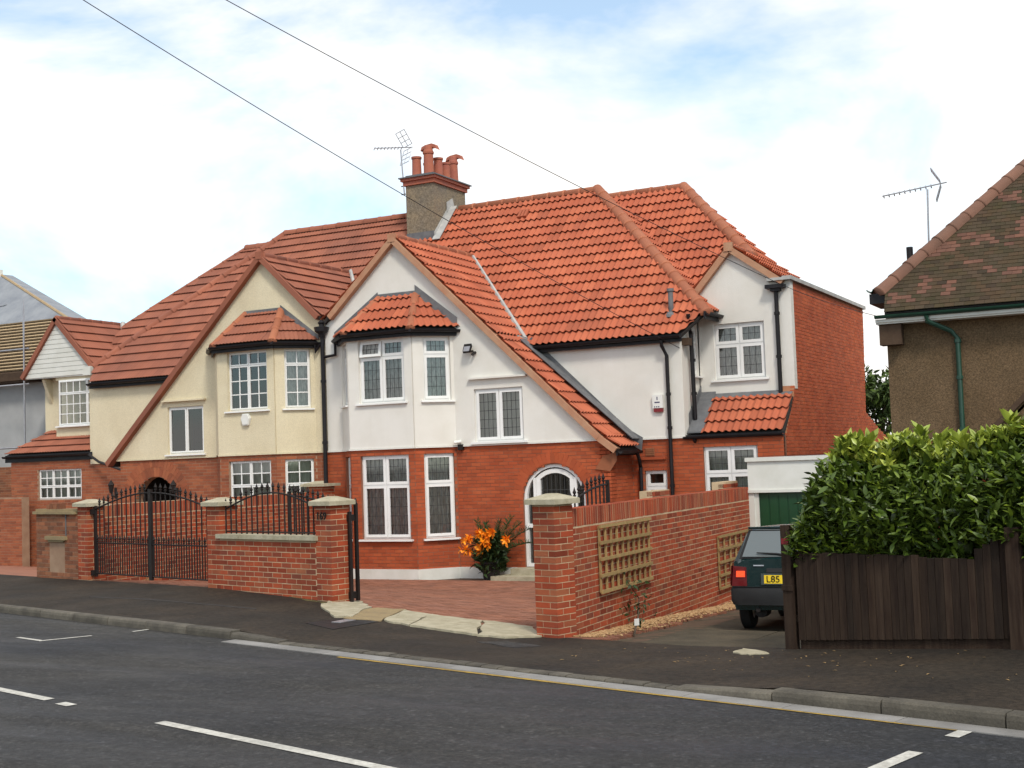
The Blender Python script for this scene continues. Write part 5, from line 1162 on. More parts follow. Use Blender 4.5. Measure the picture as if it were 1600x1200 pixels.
q = MB(); sv = T3((pv(1418, 415)[0], pv(1418, 415)[1]))+Vector((0, .3, .1)); q.tube([sv-Vector((0, 0, .3)), sv+Vector((0, 0, .28))], .06, 10); q.build('soil_vent', 'gutter_black', RH)

# ------------------------------------------------------------ stripped-roof neighbour on the left
NH = thing('scaffolded_house', 'neighbouring house at the left edge with stripped roof battens and grey felt', 'house', (-33, 27.5, -.4))
YN = 27.2; Fn = FY(YN)
q = MB(); q.slab(Fn, [(-44, 2.4), (-28.9, 2.4), (-28.9, 5.5), (-44, 5.5)], [], 0, .25); q.slab(Facet((-28.9, 0), (0, 1), (1, 0)), [(YN+.26, -.6), (36, -.6), (36, 5.5), (YN+.26, 5.5)], [], 0, .25); q.build('rendered_wall', 'render_grey_shaded', NH)
bw, bb = brickwall(NH, 'brick_wall', Fn, [(-36, ZG), (-28.9, ZG), (-28.9, 2.4), (-36, 2.4)], [], 0, 'mortar_cream', 0); pieces(bw, 'brick', BOXU, bb, 'brick_old', 0, 'brickwork')
yb = YN-.4; zb_ = onY(20, 582, yb).z; kn = .9; nl_ = math.hypot(1, kn)
pn_ = lambda px, py: (lambda p: (p.x, (p.y-yb)*nl_))(onPl(px, py, (0, -kn, 1), zb_-kn*yb))
a0 = pn_(110, 502); a1 = pn_(20, 443); sl2 = (a1[1]-a0[1])/(a1[0]-a0[0]); vt = 6.0; xt = a0[0]+(vt-a0[1])/sl2
T4 = lambda u, v, n=0: Vector((u, yb+v/nl_-n*kn/nl_, zb_+kn*v/nl_+n/nl_))
xe = a0[0]-a0[1]/sl2; vmid = pn_(40, 505)[1]
q = MB(); q.prism([T4(-44, 0, -.02), T4(xe, 0, -.02), T4(xt, vt, -.02), T4(-44, vt, -.02)], (0, 0, -.1)); rf = q.build('roof_deck', 'wood_dark', NH)
q = MB(); q.prism([T4(-44, vmid, .05), T4(a0[0]+(vmid-a0[1])/sl2, vmid, .05), T4(xt, vt, .05), T4(-44, vt, .05)], (0, 0, .02)); q.build('roofing_felt', 'felt', rf)
for i in range(5): u = -39+i*1.1; q = MB(); q.obox(T4(u, vmid+.8+.3*(i % 3), .08), Vector((.6, .0, .02)), Vector((.05, .02, .02)), (0, 0, .008)); q.build('felt_lap', 'felt', rf)
v = .1; 
while v < vmid+.3:
    q = MB(); xr_ = a0[0]+(v-a0[1])/sl2-.05; c = (T4(-44, v, .03)+T4(xr_, v, .03))/2; q.obox(c, (xr_+44)/2*Vector((1, 0, 0)), Vector((0, 1, kn)).normalized()*.024, Vector((0, -kn, 1)).normalized()*.025); q.build('batten', 'batten', rf); v += .17
q = MB(); q.tube([T4(a0[0]+.02, a0[1], .06), T4(xt, vt, .06)], .05, 6); q.build('hip_board', 'batten', rf)
q = MB(); q.prism([T4(xe, 0, -.02), T4(xt, vt, -.02), (xt, yb+vt/nl_+.6, T4(xt, vt).z), (xe, yb+1.2, zb_)], (0, 0, .03)); q.build('rear_roof', 'felt', rf)
q = MB(); q.box((-44, yb-.05, zb_-.25), (xe, yb, zb_-.02)); q.box((-44, yb, zb_-.3), (xe, YN, zb_-.25)); q.build('fascia', 'wood_dark', NH)
cp = onY(1, 421, 31); q = MB(); q.box((cp.x-.5, 31, 6.5), (cp.x, 31.1, cp.z)); q.build('chimney', 'render_white', NH)
SC = thing('scaffold', 'thin scaffold poles standing in front of the stripped neighbouring house', 'scaffold', (-30.2, 26.3, -.4))
for px_ in (38,): 
    p = onY(px_, 600, 26.3); q = MB(); q.tube([(p.x, 26.3, -.4), (p.x, 26.3, 7.2)], .026, 8); q.build('standard', 'aluminium', SC)
for py_ in (547, 602, 700):
    p = onY(20, py_, 26.35); q = MB(); q.tube([(-40, 26.35, p.z), (-29.4, 26.35, p.z)], .026, 8); q.build('ledger', 'aluminium', SC)
NW = thing('side_boundary_wall', 'plain brick wall running back at the far left of the cream house', 'garden wall', (-28.5, 22, -.3))
Fp = FY(24.6); u0 = Fp.pix(-40, 800)[0]; u1 = Fp.pix(34, 800)[0]; zz = Fp.pix(10, 778)[1]
bw, bb = brickwall(NW, 'wall_core', Fp, [(u0, -.6), (u1, -.6), (u1, zz), (u0, zz)], [], 0, 'mortar_cream', 0); bb = [q for q in bb]; bw.data.transform(Matrix.Translation((.004, 0, .003))); pieces(bw, 'brick', BOXU, bb, 'brick_cream', 300, 'brickwork')
dv = sheet('left_drive', lin(-36, -20.2, 20), lin(TW+.02, 27, 24), -.02, 'paving_block', kind='structure')

# ------------------------------------------------------------ small things on the walls, wires, aerials
fp = F0.pt(-13.36, 4.42, .03); fl = thing('floodlight', 'small black floodlight on the white gable wall', 'floodlight', fp)
q = MB(); dN = Vector((-.15, -1, -.25)).normalized(); q.obox(fp+Vector((-.06, -.13, .05)), Vector((.1, -.015, 0)), Vector((0, -.03, .05)).normalized()*.03, Vector((0, .04, .075))); q.build('lamp_head', 'iron_black', fl)
q = MB(); q.obox(fp+Vector((-.06, -.168, .04)), Vector((.08, -.012, 0)), Vector((0, -.004, 0)), Vector((0, .03, .055))); q.build('lamp_glass', 'aluminium', fl)
q = MB(); q.tube([fp, fp+Vector((0, -.1, -.02))], .02, 8); q.tube([fp+Vector((.06, -.0, -.04)), fp+Vector((.06, -.07, -.05)), fp+Vector((.03, -.1, -.1))], .03, 8); q.build('bracket', 'iron_black', fl)
ap = FM.rect(1022, 617, 1038, 643); al = thing('alarm_box', 'white burglar alarm box with red base on the white wall beside the downpipe', 'alarm box', FM.pt((ap[0]+ap[1])/2, ap[2], .03))
q = MB(); q.fbox(FM, ap[0], ap[1], ap[2]+.07, ap[3], .03, .1); q.build('case', 'white_plastic', al)
q = MB(); q.fbox(FM, ap[0]+.02, ap[1]-.01, ap[2]-.01, ap[2]+.07, .03, .09); q.build('strobe', 'red_plastic', al)
q = MB(); um = (ap[0]+ap[1])/2; q.fbox(FM, um-.015, um+.005, ap[3]-.11, ap[3]-.04, .1, .103); q.fbox(FM, um-.065, um+.05, ap[3]-.17, ap[3]-.145, .1, .103)
for i in (-1, 0, 1): q.fbox(FM, um-.02+i*.045-.012, um-.02+i*.045+.012, ap[2]+.085, ap[2]+.11, .1, .103)
q.build('printed_marks', 'blue_print', al)
c = CB.pix(387, 656); a2 = thing('alarm_box', 'plain white hexagonal alarm box on the cream bay below the window', 'alarm box', CB.pt(c[0], c[1]-.12, .03))
q = MB(); pl = [(-.08, -.13), (.08, -.13), (.13, .03), (.08, .14), (-.08, .14), (-.13, .03)]; q.prism([CB.pt(c[0]+a, c[1]+b, .03) for a, b in pl], (0, -.06, 0)); q.prism([CB.pt(c[0]+a*.85, c[1]+b*.85, .09) for a, b in pl], (0, -.015, 0)); q.build('case', 'white_plastic', a2)
c = F0.pix(719, 693); cv = thing('security_camera', 'small security camera at the foot of the white render beside the bay', 'camera', F0.pt(*c, .05))
q = MB(); q.tube([F0.pt(c[0]-.06, c[1]+.02, .16), F0.pt(c[0]+.06, c[1]+.04, .06)], .04, 10); q.build('body', 'white_plastic', cv)
q = MB(); q.fbox(F0, c[0]-.02, c[0]+.1, c[1]-.14, c[1]-.02, 0, .08); q.build('junction_box', 'iron_black', cv)
for px_, lb in ((181, 'black carriage lantern left of the cream porch arch'), (278, 'black carriage lantern right of the cream porch arch')):
    u, z = F0.pix(px_, 762); lt_ = thing('wall_lantern', lb, 'lantern', F0.pt(u, z, .02), 'porch lanterns')
    q = MB(); q.lathe(F0.pt(u, z-.14, .16), [(0, 0), (.045, .02), (.07, .2), (.085, .21), (.05, .27), (.01, .33), (0, .34)], 6); q.build('lantern_body', 'iron_black', lt_)
    q = MB(); q.fbox(F0, u-.035, u+.035, z-.28, z, 0, .02); q.tube([F0.pt(u, z-.2, .02), F0.pt(u, z-.24, .1), F0.pt(u, z-.14, .16)], .012, 6); q.build('bracket', 'iron_black', lt_)
def wire(label, pts, r=.008):
    q = MB(); q.tube(pts, r, 5); return single(q.build('overhead_wire', 'gutter_black', None), label, 'wire', 'overhead wires')
def sag(a, b, s, n=30): a, b = Vector(a), Vector(b); return [a+(b-a)*(i/n)-Vector((0, 0, 4*s*(i/n)*(1-i/n))) for i in range(n+1)]
Pt = EYE+ray(-520, -420)*15; Pt2 = EYE+ray(-430, -445)*15
wire('lower overhead wire running down across the roof to the main eave', sag(Pt, onY(1066, 546, 25.2), .28), .007)
e2 = onY(1224, 446, 26.0)
wire('upper overhead wire passing above the chimney to the wing corner', sag(Pt2, e2, .25), .007)
wire('short wire crossing the brick flank to the right-hand house', sag(e2, onY(1384, 497, YR-.3), .05), .006)
# chimney aerial: wide-band type with a wire grid behind
def aerial(label, base, top, az, L, ne, grid):
    base, top = Vector(base), Vector(top); t_ = thing('tv_aerial', label, 'aerial', base, 'television aerials')
    q = MB(); q.tube([base, top], .018, 8); q.build('mast', 'aluminium', t_)
    d = Vector((math.cos(az), math.sin(az), -.12)).normalized(); sx = d.cross(Vector((0, 0, 1))).normalized(); up = sx.cross(d)
    A = top+Vector((0, 0, .06)); q = MB(); q.tube([A-d*L*.3, A+d*L*.7], .013, 6); bo = q.build('boom', 'aluminium', t_)
    for i in range(ne): p = A+d*(L*(.68-.82*i/ne)); q = MB(); q.tube([p-sx*.09-up*.03, p+up*.02, p+sx*.09-up*.03], .011, 5); q.build('element', 'aluminium', bo)
    c = A-d*L*.22
    for s_ in (1, -1):
        q = MB(); o_ = (up*s_*.75-d*.35*-1).normalized(); gw, gh = grid
        for k in range(4): p = c+o_*(.05+gh*k/3); q.tube([p-sx*gw, p+sx*gw], .009, 5)
        for k in (-1, 0, 1): q.tube([c+sx*gw*k+o_*.05, c+sx*gw*k+o_*(gh+.05)], .01, 5)
        q.build('reflector', 'aluminium', t_)
    return t_
mt = onY(626, 234, 28.6); mb_ = onY(632, 306, 28.6)
ta_ = aerial('television aerial with grid reflector on a mast beside the chimney', mb_, mt, R(238), 1.1, 9, (.26, .42))
for z in (mb_.z+.04, mb_.z+.26): q = MB(); q.tube([(mb_.x, 28.6, z), (c0, 28.6, z+.02)], .014, 6); q.tube([(mb_.x-.09, 28.6, z), (mb_.x, 28.6, z)], .014, 6); q.build('wall_bracket', 'iron_black', ta_)
m1 = onY(1450, 362, 26.3); m2 = onY(1449, 296, 26.3)
aerial('long television aerial on a pole above the mossy brown roof', m1-Vector((0, 0, .3)), m2, R(187), 1.25, 10, (.16, .3))
# ------------------------------------------------------------ car
def car():
    zc = gxy(-4.4, 16.6); RW = .22
    T = thing('parked_hatchback', 'dark green hatchback parked nose-in on the side drive with yellow rear plate', 'car', (-4.3, 16.4, zc))
    hd = Vector((-.085, 1, 0)).normalized(); rt = Vector((hd.y, -hd.x, 0)); base = Vector((0, 0, 0))
    # rear-left corner of the bumper seen at this pixel
    cl = onPl(1139, 905, hd, hd.dot(Vector((-5.1, 15.45, 0)))); WB = .775; org = Vector((cl.x, cl.y, 0))+rt*WB
    pit = (gxy(org.x+hd.x*3, org.y+hd.y*3)-gxy(org.x+hd.x*.4, org.y+hd.y*.4))/2.6
    def W(x, y, z): return org+rt*x+hd*y+Vector((0, 0, gxy(org.x+hd.x*.5, org.y+hd.y*.5)+(z*.925 if z > .3 else z)+(y-.5)*pit))
    st = [  # y, zb, wb, zm(mid), wm, zbelt, wbelt, zroof, wroof
        (.0, .30, .68, .58, .735, .93, .70, .955, .62), (.03, .28, .70, .6, .75, .94, .715, .975, .63), (.30, .27, .72, .62, .765, .93, .735, 1.30, .585), (.44, .26, .73, .62, .77, .92, .742, 1.385, .57),
        (1.1, .24, .74, .62, .775, .9, .75, 1.42, .565), (1.9, .24, .74, .62, .775, .89, .75, 1.38, .55), (2.55, .24, .74, .62, .77, .885, .735, .93, .6), (2.75, .24, .735, .62, .765, .87, .72, .9, .58), (3.45, .26, .70, .55, .735, .74, .68, .77, .55), (3.62, .3, .64, .5, .69, .64, .63, .66, .5)]
    q = MB(); vs = []; N = 0
    for y, zb, wb, zm, wm, zt, wt, zr, wr_ in st:
        half = [(0, zb), (wb*.9, zb), (wb, zb+.05), (wm, zm*.85), (wm, zm+.05), (wt, zt), (wt-.02, zt+.02), (wr_+.03, zr-.045), (wr_-.03, zr-.008), (wr_*.5, zr+.012), (0, zr+.018)]
        ring = half+[(-a, b) for a, b in half[-2:0:-1]]; N = len(ring); vs += [W(a, y, b) for a, b in ring]
    fs = [(i*N+k, i*N+(k+1) % N, (i+1)*N+(k+1) % N, (i+1)*N+k) for i in range(len(st)-1) for k in range(N)]+[tuple(range(N)), tuple(range((len(st)-1)*N, len(st)*N))]
    q.add(vs, fs); q.build('body', 'car_paint', T, 32)
    def panel(name, pts, th, m, nrm=None):
        P = [W(*p) for p in pts]; n = (P[1]-P[0]).cross(P[-1]-P[0]).normalized(); n = n if n.dot(EYE-P[0]) > 0 else -n
        q = MB(); q.prism([p+n*.006 for p in P], n*th); return q.build(name, m, T)
    gp = lambda f, x: (x*(1-f)+x*.86*f, .03+.31*f-.012, .985+.345*f)
    panel('rear_window_seal', [(-.64, .025, .965), (.64, .025, .965), (.575, .345, 1.345), (-.575, .345, 1.345)], .006, 'black')
    panel('rear_window', [(-.6, .035, .985), (.6, .035, .985), (.54, .325, 1.325), (-.54, .325, 1.325)], .014, 'car_glass')
    q = MB(); q.tube([W(.05, -.0, 1.0), W(-.18, .035, 1.035), (W(-.42, .03, 1.05))], [.014, .014, .008], 6); q.build('wiper', 'black', T)
    q = MB(); q.prism([W(-.585, .35, 1.36), W(.585, .35, 1.36), W(.57, .31, 1.375), W(-.57, .31, 1.375)], Vector((0, 0, .02))); q.build('roof_spoiler', 'car_paint', T)
    # bumper wraps round the corners
    q = MB(); out = [(-.79, .55), (-.785, .2), (-.76, .02), (-.66, -.055), (0, -.085), (.66, -.055), (.76, .02), (.785, .2), (.79, .55)]
    vs = []; 
    for zz, k in ((.36, .965), (.42, 1.0), (.56, 1.0), (.60, .985)):
        vs += [W(x*k, y if zz < .59 else y+.015, zz) for x, y in out]
    n = len(out); q.add(vs, [(i*n+k, i*n+k+1, (i+1)*n+k+1, (i+1)*n+k) for i in range(3) for k in range(n-1)]); q.add([W(x, y, .60) for x, y in out]+[W(x*.85, max(y, 0)+.12, .605) for x, y in out], [(k, k+1, n+k+1, n+k) for k in range(n-1)]); q.build('bumper', 'car_trim', T, 40)
    q = MB(); q.prism([W(-.7, -.01, .27), W(.7, -.01, .27), W(.71, -.02, .365), W(-.71, -.02, .365)], hd*.1); q.build('rear_valance', 'car_paint', T)
    for sx in (-1, 1):
        q = MB(); q.prism([W(sx*.74, -.004, .61), W(sx*.55, -.012, .61), W(sx*.55, -.006, .86), W(sx*.715, .0, .88)], hd*.06-rt*0); q.prism([W(sx*.752, .12, .62), W(sx*.752, -.003, .61), W(sx*.735, .0, .88), W(sx*.735, .1, .88)], rt*sx*.008); tl = q.build('tail_light', 'lamp_red', T)
        q = MB(); q.prism([W(sx*.68, -.02, .73), W(sx*.57, -.022, .73), W(sx*.57, -.018, .81), W(sx*.675, -.016, .81)], hd*.01); q.build('lamp_lens', 'lamp_lit', tl)
    q = MB(); q.prism([W(-.37, -.03, .63), W(.37, -.03, .63), W(.37, -.022, .775), W(-.37, -.022, .775)], hd*.03); q.build('plate_recess', 'car_paint', T)
    q = MB(); q.prism([W(-.33, -.036, .645), W(.33, -.036, .645), W(.33, -.028, .755), W(-.33, -.028, .755)], hd*.006); pl = q.build('number_plate', 'plate_yellow', T)
    M = Matrix((rt, Vector((0, 0, 1)), -hd)).transposed().to_4x4(); M.translation = W(-.305, -.037, .662); text_mesh('plate_letters', 'L85', .115, M, 'black', pl, .002)
    q = MB(); q.prism([W(-.3, -.02, .79), W(.3, -.02, .79), W(.3, -.012, .845), W(-.3, -.012, .845)], hd*.02); q.build('boot_handle', 'car_trim', T)
    q = MB(); q.prism([W(-.46, -.014, .875), W(-.33, -.014, .875), W(-.33, -.012, .89), W(-.46, -.012, .89)], hd*.006); q.build('badge', 'aluminium', T)
    q = MB(); q.tube([W(-.42, .1, .27), W(-.42, -.03, .275)], .028, 10); q.tube([W(-.42, .12, .25), W(-.42, .4, .25)], .08, 10); q.build('exhaust', 'iron_black', T)
    for sx in (-1, 1):
        for y in (.55, 2.9):
            q = MB(); pr = [(.14, -.07), (.24, -.075), (.272, -.055), (.278, 0), (.272, .055), (.24, .075), (.14, .07)]; n = 24; vs = []
            c = W(sx*.66, y, .278)
            for r, x in pr:
                for k in range(n): an = 2*math.pi*k/n; vs.append(c+rt*x+hd*r*math.cos(an)+Vector((0, 0, 1))*r*math.sin(an))
            q.add(vs, [(i*n+k, i*n+(k+1) % n, (i+1)*n+(k+1) % n, (i+1)*n+k) for i in range(len(pr)-1) for k in range(n)]); wh = q.build('wheel', 'rubber', T, 40)
            q = MB(); q.tube([c-rt*.06, c+rt*.06], .145, 20); q.build('rim', 'aluminium', wh)
    for sx in (-1, 1):
        panel('side_window', [(sx*.745, .55, .95), (sx*.755, 1.9, .93), (sx*.60, 1.75, 1.33), (sx*.605, .62, 1.34)], .006, 'car_glass')
    panel('windscreen', [(-.6, 2.5, .96), (.6, 2.5, .96), (.52, 1.95, 1.36), (-.52, 1.95, 1.36)], .006, 'car_glass')
mat('car_glass', (.13, .145, .145), .05, spec=.9)  # reflected sky and see-through brightness are put into the base colour
car()

# ------------------------------------------------------------ vegetation
def leaf_unit(w=.42, droop=.12, fold=.06, n=4):
    vs = []; fs = []
    for i in range(n+1):
        f = i/n; ww = w*.5*math.sin(math.pi*min(1, .06+.94*f)**.85)*(1 if i < n else 0.05); z = -droop*f*f
        vs += [(-ww, f, z+fold*ww/w*2), (0, f, z), (ww, f, z+fold*ww/w*2)]
    for i in range(n):
        b = i*3; fs += [(b, b+1, b+4, b+3), (b+1, b+2, b+5, b+4)]
    return vs, fs
LEAF = {'l': leaf_unit(), 'm': leaf_unit(.3, .25, .1), 'n': leaf_unit(.4, -.05, .08), 's': leaf_unit(.5, .1, .08, 2)}
def lm(p, out, size, spread=.7, key=None):
    """leaf matrix at p growing roughly along `out`"""
    d = (Vector(out)+Vector(rng.normal(0, spread, 3))).normalized(); a = Vector(rng.normal(0, 1, 3)); up = Vector((0, 0, 1))*.9+Vector(out)*1.0+a*.45
    x = d.cross(up); 
    if x.length < 1e-3: x = Vector((1, 0, 0))
    x.normalize(); z = x.cross(d); M = Matrix((x*size, d*size, z*size)).transposed().to_4x4(); M.translation = p
    return (key or random.choice('lmn'), M)
HG = thing('laurel_hedge', 'large glossy green laurel hedge spilling over the dark board fence', 'hedge', xy(-5, TW+1))
tops = [(1212, 860), (1222, 790), (1236, 745), (1252, 712), (1285, 690), (1330, 684), (1395, 692), (1440, 684), (1480, 694), (1535, 692), (1570, 668), (1600, 648), (1700, 600), (1900, 540)]
F12 = Facet(xy(0, TW+.55), RU, -RN)
tp = sorted([F12.pix(a+(64 if a < 1260 else 46 if a < 1300 else 20 if a < 1340 else 0), b+12) for a, b in tops])
smin, smax = tp[0][0]+.05, -2.6
def htop(s): return interp(s, tp)
items = []; young = []
def inside(s, t, z):
    return z < htop(s)
nL = 0
while nL < 12500:
    s = rng.uniform(smin, smax); zt = htop(s); mode = rng.random()
    if mode < .62:                                   # front face, bulging over the fence
        pxs = proj(FT.pt(s, 1.0))[0]; z = rng.uniform(1.13 if 1500 < pxs < 1600 else .95, zt); f = (z-.9)/max(.2, zt-.9); bul = .2*math.sin(min(1, f*1.15)*math.pi)+.08*math.sin(s*5.1)*math.sin(z*6+s)
        t = TW+.1-bul+max(0, f-.75)*1.6+abs(rng.normal(0, .16)); out = Vector(-RN*1.0+Vector((0, 0, .25)))
        if s < smin+.5: out = out-RU*.6
    elif mode < .86:                                 # top
        t = TW+.25+rng.uniform(0, 1.3); z = zt-abs(rng.normal(0, .1))+.06*math.sin(s*9+t*5); out = Vector((0, 0, .9))-RN*.35
    else:                                            # left end
        t = TW+rng.uniform(0, 1.4); z = rng.uniform(.8, 1.9); 
        sl_ = None
        for k in range(40):
            ss = smin+k*.03
            if htop(ss) > z: sl_ = ss; break
        if sl_ is None: continue
        s = sl_+abs(rng.normal(0, .08)); out = -RU*1.0+Vector((0, 0, .2))-RN*.2
    p = xy(s, t); items.append(lm(Vector((p.x, p.y, z)), out*.55+Vector((0, 0, .35))+RU*rng.normal(0, .6), rng.uniform(.065, .135), .5)); nL += 1
    if mode >= .62 and mode < .86 and rng.random() < .75: young.append(Vector((p.x, p.y, z+.02)))
for i in range(4600):                                # darker inner foliage so that no daylight shows through
    s = rng.uniform(smin+.15, smax); z = rng.uniform(.85, max(.9, htop(s)-.12)); t = TW+rng.uniform(.25, 1.4); p = xy(s, t)
    items.append(lm(Vector((p.x, p.y, z)), Vector((0, 0, .3))-RN, rng.uniform(.15, .22), .8))
fo = MB(); 
for i in range(14):
    s = rng.uniform(smin+.3, smax); p = xy(s, TW+.6); zt = htop(s)-.2; fo.tube([(p.x, p.y, -.2), (p.x+rng.normal(0, .1), p.y+rng.normal(0, .1), .7), (p.x+rng.normal(0, .2), p.y+rng.normal(0, .15), zt)], [.03, .022, .008], 6)
fo = fo.build('branches', 'bark', HG)
pieces(HG, 'leaf', LEAF, items, 'leaf_laurel', 300, 'foliage', True)
yi = []
for p in young:
    for k in range(7): yi.append(lm(p+Vector((0, 0, rng.uniform(-.02, .03))), Vector((math.cos(k*.9)*.7, math.sin(k*.9)*.7, .8)), rng.uniform(.07, .12), .2, 'l'))
for a, b in ((1440, 680), (1360, 692), (1345, 694), (1470, 690), (1580, 660), (1500, 690), (1400, 694)):
    p = onPl(a, b, RN, TW+.4)
    for k in range(14): yi.append(lm(p+Vector((0, 0, rng.uniform(-.08, .02))), Vector((math.cos(k*.9)*.7, math.sin(k*.9)*.7, 1.0)), rng.uniform(.12, .18), .2, 'l'))
pieces(HG, 'young_leaf', LEAF, yi, 'leaf_young', 120, 'young_foliage', True)

def tree(label, base, h, rad, crown_z, n, name='tree', m='leaf_tree', group=None, size=(.1, .2)):
    base = Vector(base); T = thing(name, label, 'tree', base, group); q = MB(); top = base+Vector((0, 0, crown_z))
    q.tube([base, base+Vector((.05, 0, crown_z*.5)), top], [.16, .12, .07], 8); limbs = []
    for i in range(9):
        a = rng.uniform(0, 6.28); e = top+Vector((math.cos(a)*rad*.75, math.sin(a)*rad*.75, rng.uniform(-.2, .6)*(h-crown_z))); mid = (top*.5+e*.5)+Vector((0, 0, .15)); q.tube([base+Vector((0, 0, crown_z*.75)), mid, e], [.06, .035, .012], 6); limbs.append(e)
    q.build('trunk', 'bark', T); it = []
    cl = [(top+Vector((rng.normal(0, .5)*rad, rng.normal(0, .5)*rad, rng.uniform(-.3, .75)*(h-crown_z))), rng.uniform(.25, .5)*rad) for _ in range(24)]+[(e, rad*.3) for e in limbs]
    for i in range(n):
        c, r = cl[rng.integers(len(cl))]; d = Vector(rng.normal(0, 1, 3)).normalized(); it.append(lm(c+d*r*rng.uniform(.6, 1.05), d+Vector((0, 0, .2)), rng.uniform(*size), .6))
    pieces(T, 'crown', LEAF, it, m, 0, 'crown', True); return T
bp = onY(1374, 640, 38)
tree('leafy green tree seen in the gap between the brick flank and pebbledash house', (bp.x, 38, -.4), 5.2, 1.15, 3.2, 2600, size=(.14, .26))
bp = onY(1330, 640, 44)
# ---- lilies and palm in a black pot beside the front door
pc = F0.pix(775, 898); pp_ = F0.pt(-12.86, 0, .45); zg = gxy(pp_.x, pp_.y); 
PL = thing('potted_lilies', 'black pot of orange lilies with dark palm fronds beside the front door', 'plant', (pp_.x, pp_.y, zg))
q = MB(); q.lathe((pp_.x, pp_.y, zg), [(0, 0), (.17, 0), (.2, .32), (.22, .34), (.22, .37), (.19, .37), (.18, .33), (0, .33)], 20); q.build('pot', 'pot', PL, 40)
stems = MB(); it = []; hd_ = []; ltop = Vector((pp_.x, pp_.y, zg+.42))
Fl_ = FY(pp_.y-.12)
for a, b in ((756, 834), (734, 843), (734, 859), (753, 859), (768, 850), (770, 838), (798, 844), (776, 831)):
    u, z = Fl_.pix(a, b); e = Fl_.pt(u, z, rng.uniform(.08, .26)); mid = ltop*.45+e*.55+Vector((0, 0, .05)); stems.tube([ltop+Vector((rng.normal(0, .06), rng.normal(0, .06), -.05)), mid, e], .009, 5); hd_.append(e)
    for k in range(16):
        f = rng.uniform(.15, .92); p = ltop*(1-f)+e*f; it.append(lm(p, Vector((rng.normal(0, 1), rng.normal(0, 1), .4)), rng.uniform(.12, .2), .4, 'm'))
stems.build('stems', 'leaf_dark', PL)
for i in range(620):
    a = rng.uniform(0, 6.28); r = rng.uniform(0, .3); it.append(lm(ltop+Vector((math.cos(a)*r, math.sin(a)*r, rng.uniform(-.3, .45))), Vector((math.cos(a), math.sin(a), .9)), rng.uniform(.12, .24), .45, 'm'))
pieces(PL, 'leaf', LEAF, it, 'leaf_dark', 60, 'foliage', True)
for e in hd_:
    pi = []
    for c_ in range(5):
        o_ = e+Vector(rng.normal(0, .036, 3))
        for k in range(6): an = k*1.047+c_; pi.append(lm(o_, Vector((math.cos(an), -.35, math.sin(an)*.9+.2)), rng.uniform(.09, .14), .15, 's'))
    q = MB()
    for key, M in pi: q.add([M@Vector(v) for v in LEAF[key][0]], LEAF[key][1], random.uniform(.01, .99))
    q.build('lily_flower', 'lily', PL, True)
for k, (a, b) in enumerate(((750, 818), (772, 815), (792, 808), (818, 828), (735, 815), (805, 818), (820, 850))):
    u, z = Fl_.pix(a, b); e = Fl_.pt(u, z, -.25); mid = ltop*.45+e*.55+Vector((0, 0, .12)); q = MB(); q.tube([ltop, mid, e], [.008, .006, .003], 5)
    for j in range(26):
        f = .3+.7*j/26; p = (ltop*(1-f)**2+mid*2*f*(1-f)+e*f*f)
        for sg in (-1, 1):
            M = lm(p, Vector((sg*.8, rng.normal(0, .2), .45))+(e-ltop).normalized()*.7, rng.uniform(.13, .19)*(1.1-f*.4), .12, 'm')[1]; q.add([M@Vector((v[0]*.35, v[1], v[2])) for v in LEAF['m'][0]], LEAF['m'][1])
    q.build('palm_frond', 'leaf_dark', PL)
# ---- sapling against the trellis wall
sp_ = onG(991, 992); SP = thing('sapling', 'thin young sapling with a white tag growing at the foot of the trellis wall', 'plant', sp_)
q = MB(); tp_ = FS.pt(FS.pix(985, 935)[0], FS.pix(985, 935)[1], .12); tq = FS.pt(FS.pix(962, 905)[0], FS.pix(962, 905)[1], .14); q.tube([sp_, (sp_+tp_)/2+Vector((.02, 0, 0)), tp_, tq], [.014, .011, .008, .004], 6); q.build('stem', 'bark', SP)
it = []
for i in range(90):
    f = rng.uniform(.35, 1) ; c = sp_*(1-f)+tp_*f if rng.random() < .6 else tp_+(tq-tp_)*rng.random(); it.append(lm(c+Vector(rng.normal(0, .09, 3)), Vector(rng.normal(0, 1, 3)), rng.uniform(.05, .09), .4, 's'))
pieces(SP, 'leaf', LEAF, it, 'leaf_dark', 100, smooth=True)
q = MB(); tg = sp_+Vector((.06, -.05, .16)); q.obox(tg, Vector((.03, 0, .005)), Vector((0, .002, 0)), Vector((0, 0, .04))); q.build('tag', 'white_plastic', SP)
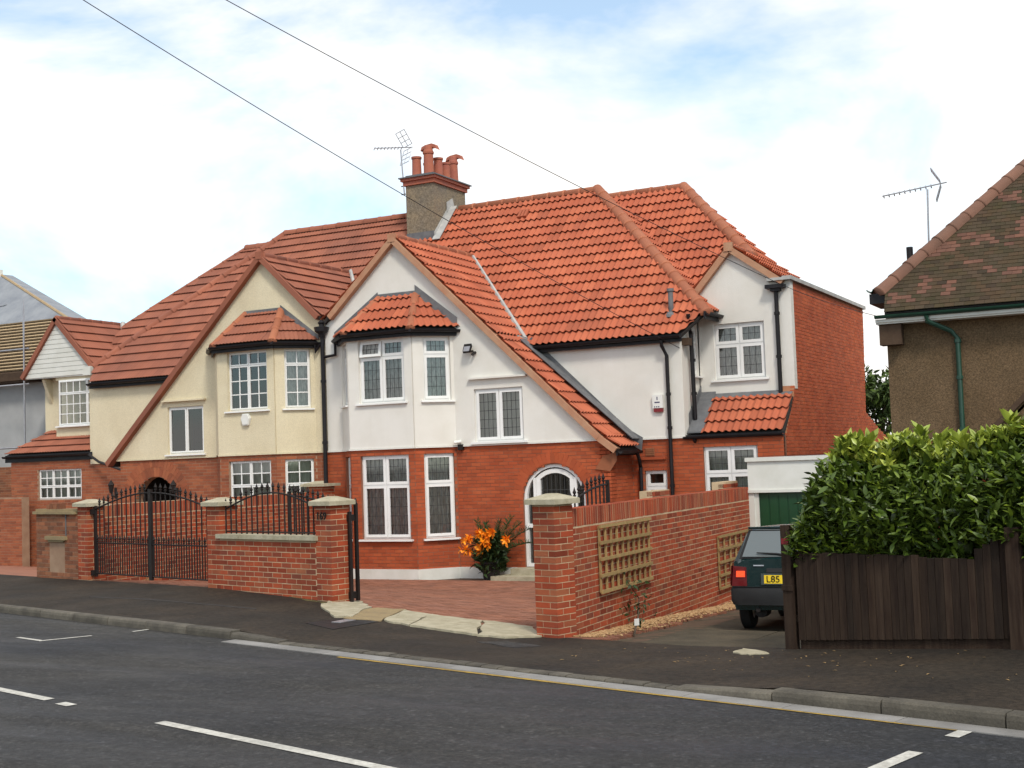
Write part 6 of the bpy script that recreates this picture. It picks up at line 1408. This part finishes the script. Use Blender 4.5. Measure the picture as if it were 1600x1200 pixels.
# ---- gravel strip along the wall foot: loose pebbles
ico = bmesh.new(); bmesh.ops.create_icosphere(ico, subdivisions=1, radius=1); ico.verts.index_update(); IC = ([tuple(v.co) for v in ico.verts], [tuple(v.index for v in f.verts) for f in ico.faces]); ico.free()
it = []
for i in range(3800):
    u = rng.uniform(-.1, LS); d_ = abs(rng.normal(0, .17))+.01
    if d_ > .5: continue
    p = FS.pt(u, 0, d_); z = gxy(p.x, p.y)+.004; r = rng.uniform(.007, .019)
    M = Matrix.Translation((p.x, p.y, z+r*.3))@Matrix.Rotation(rng.uniform(0, 6), 4, 'Z')@Matrix.Diagonal((r*1.3, r, r*.7, 1)); it.append(('i', M))
gv = thing('gravel_strip', 'strip of small tan pebbles along the foot of the trellis wall', 'gravel', FS.pt(2, -.2, .2)); gv['kind'] = 'stuff'
pieces(gv, 'pebble', {'i': IC}, it, 'pebble', 0, 'pebbles')
# ---- dead grass tufts at the gate and litter of fallen leaves on the path
for lb, a, b, n_ in (('dry grass tuft at the foot of the left gate pier', 152, 904, 60), ('dry grass tuft growing under the middle of the iron gates', 234, 907, 30)):
    p = onG(a, b); q = MB()
    for i in range(n_):
        d = Vector((rng.normal(0, .5), rng.normal(0, .5), 1)).normalized(); o_ = p+Vector((rng.normal(0, .09), rng.normal(0, .04), 0)); l = rng.uniform(.08, .22); w_ = d.cross(Vector((0, 1, 0))).normalized()*.004
        q.add([o_-w_, o_+w_, o_+d*l*.6+w_*.7, o_+d*l+Vector((0, 0, -.02))], [(0, 1, 2, 3)])
    single(q.build('grass_tuft', 'dead_grass', None), lb, 'grass', 'dry grass tufts')
q = MB()
for i in range(70):
    s = rng.uniform(-9, -3.5); t = rng.uniform(9.4, 11.2); p = xy(s, t); M = Matrix.Translation((p.x, p.y, gz(s, t)+.006))@Matrix.Rotation(rng.uniform(0, 6.3), 4, 'Z')@Matrix.Scale(rng.uniform(.02, .05), 4)
    q.add([M@Vector(v) for v in LEAF['s'][0]], LEAF['s'][1], random.uniform(.01, .9))
o = q.build('fallen_leaves', 'dead_grass', None); o['kind'] = 'stuff'; single(o, 'few small fallen leaves scattered on the pavement by the fence', 'leaves')
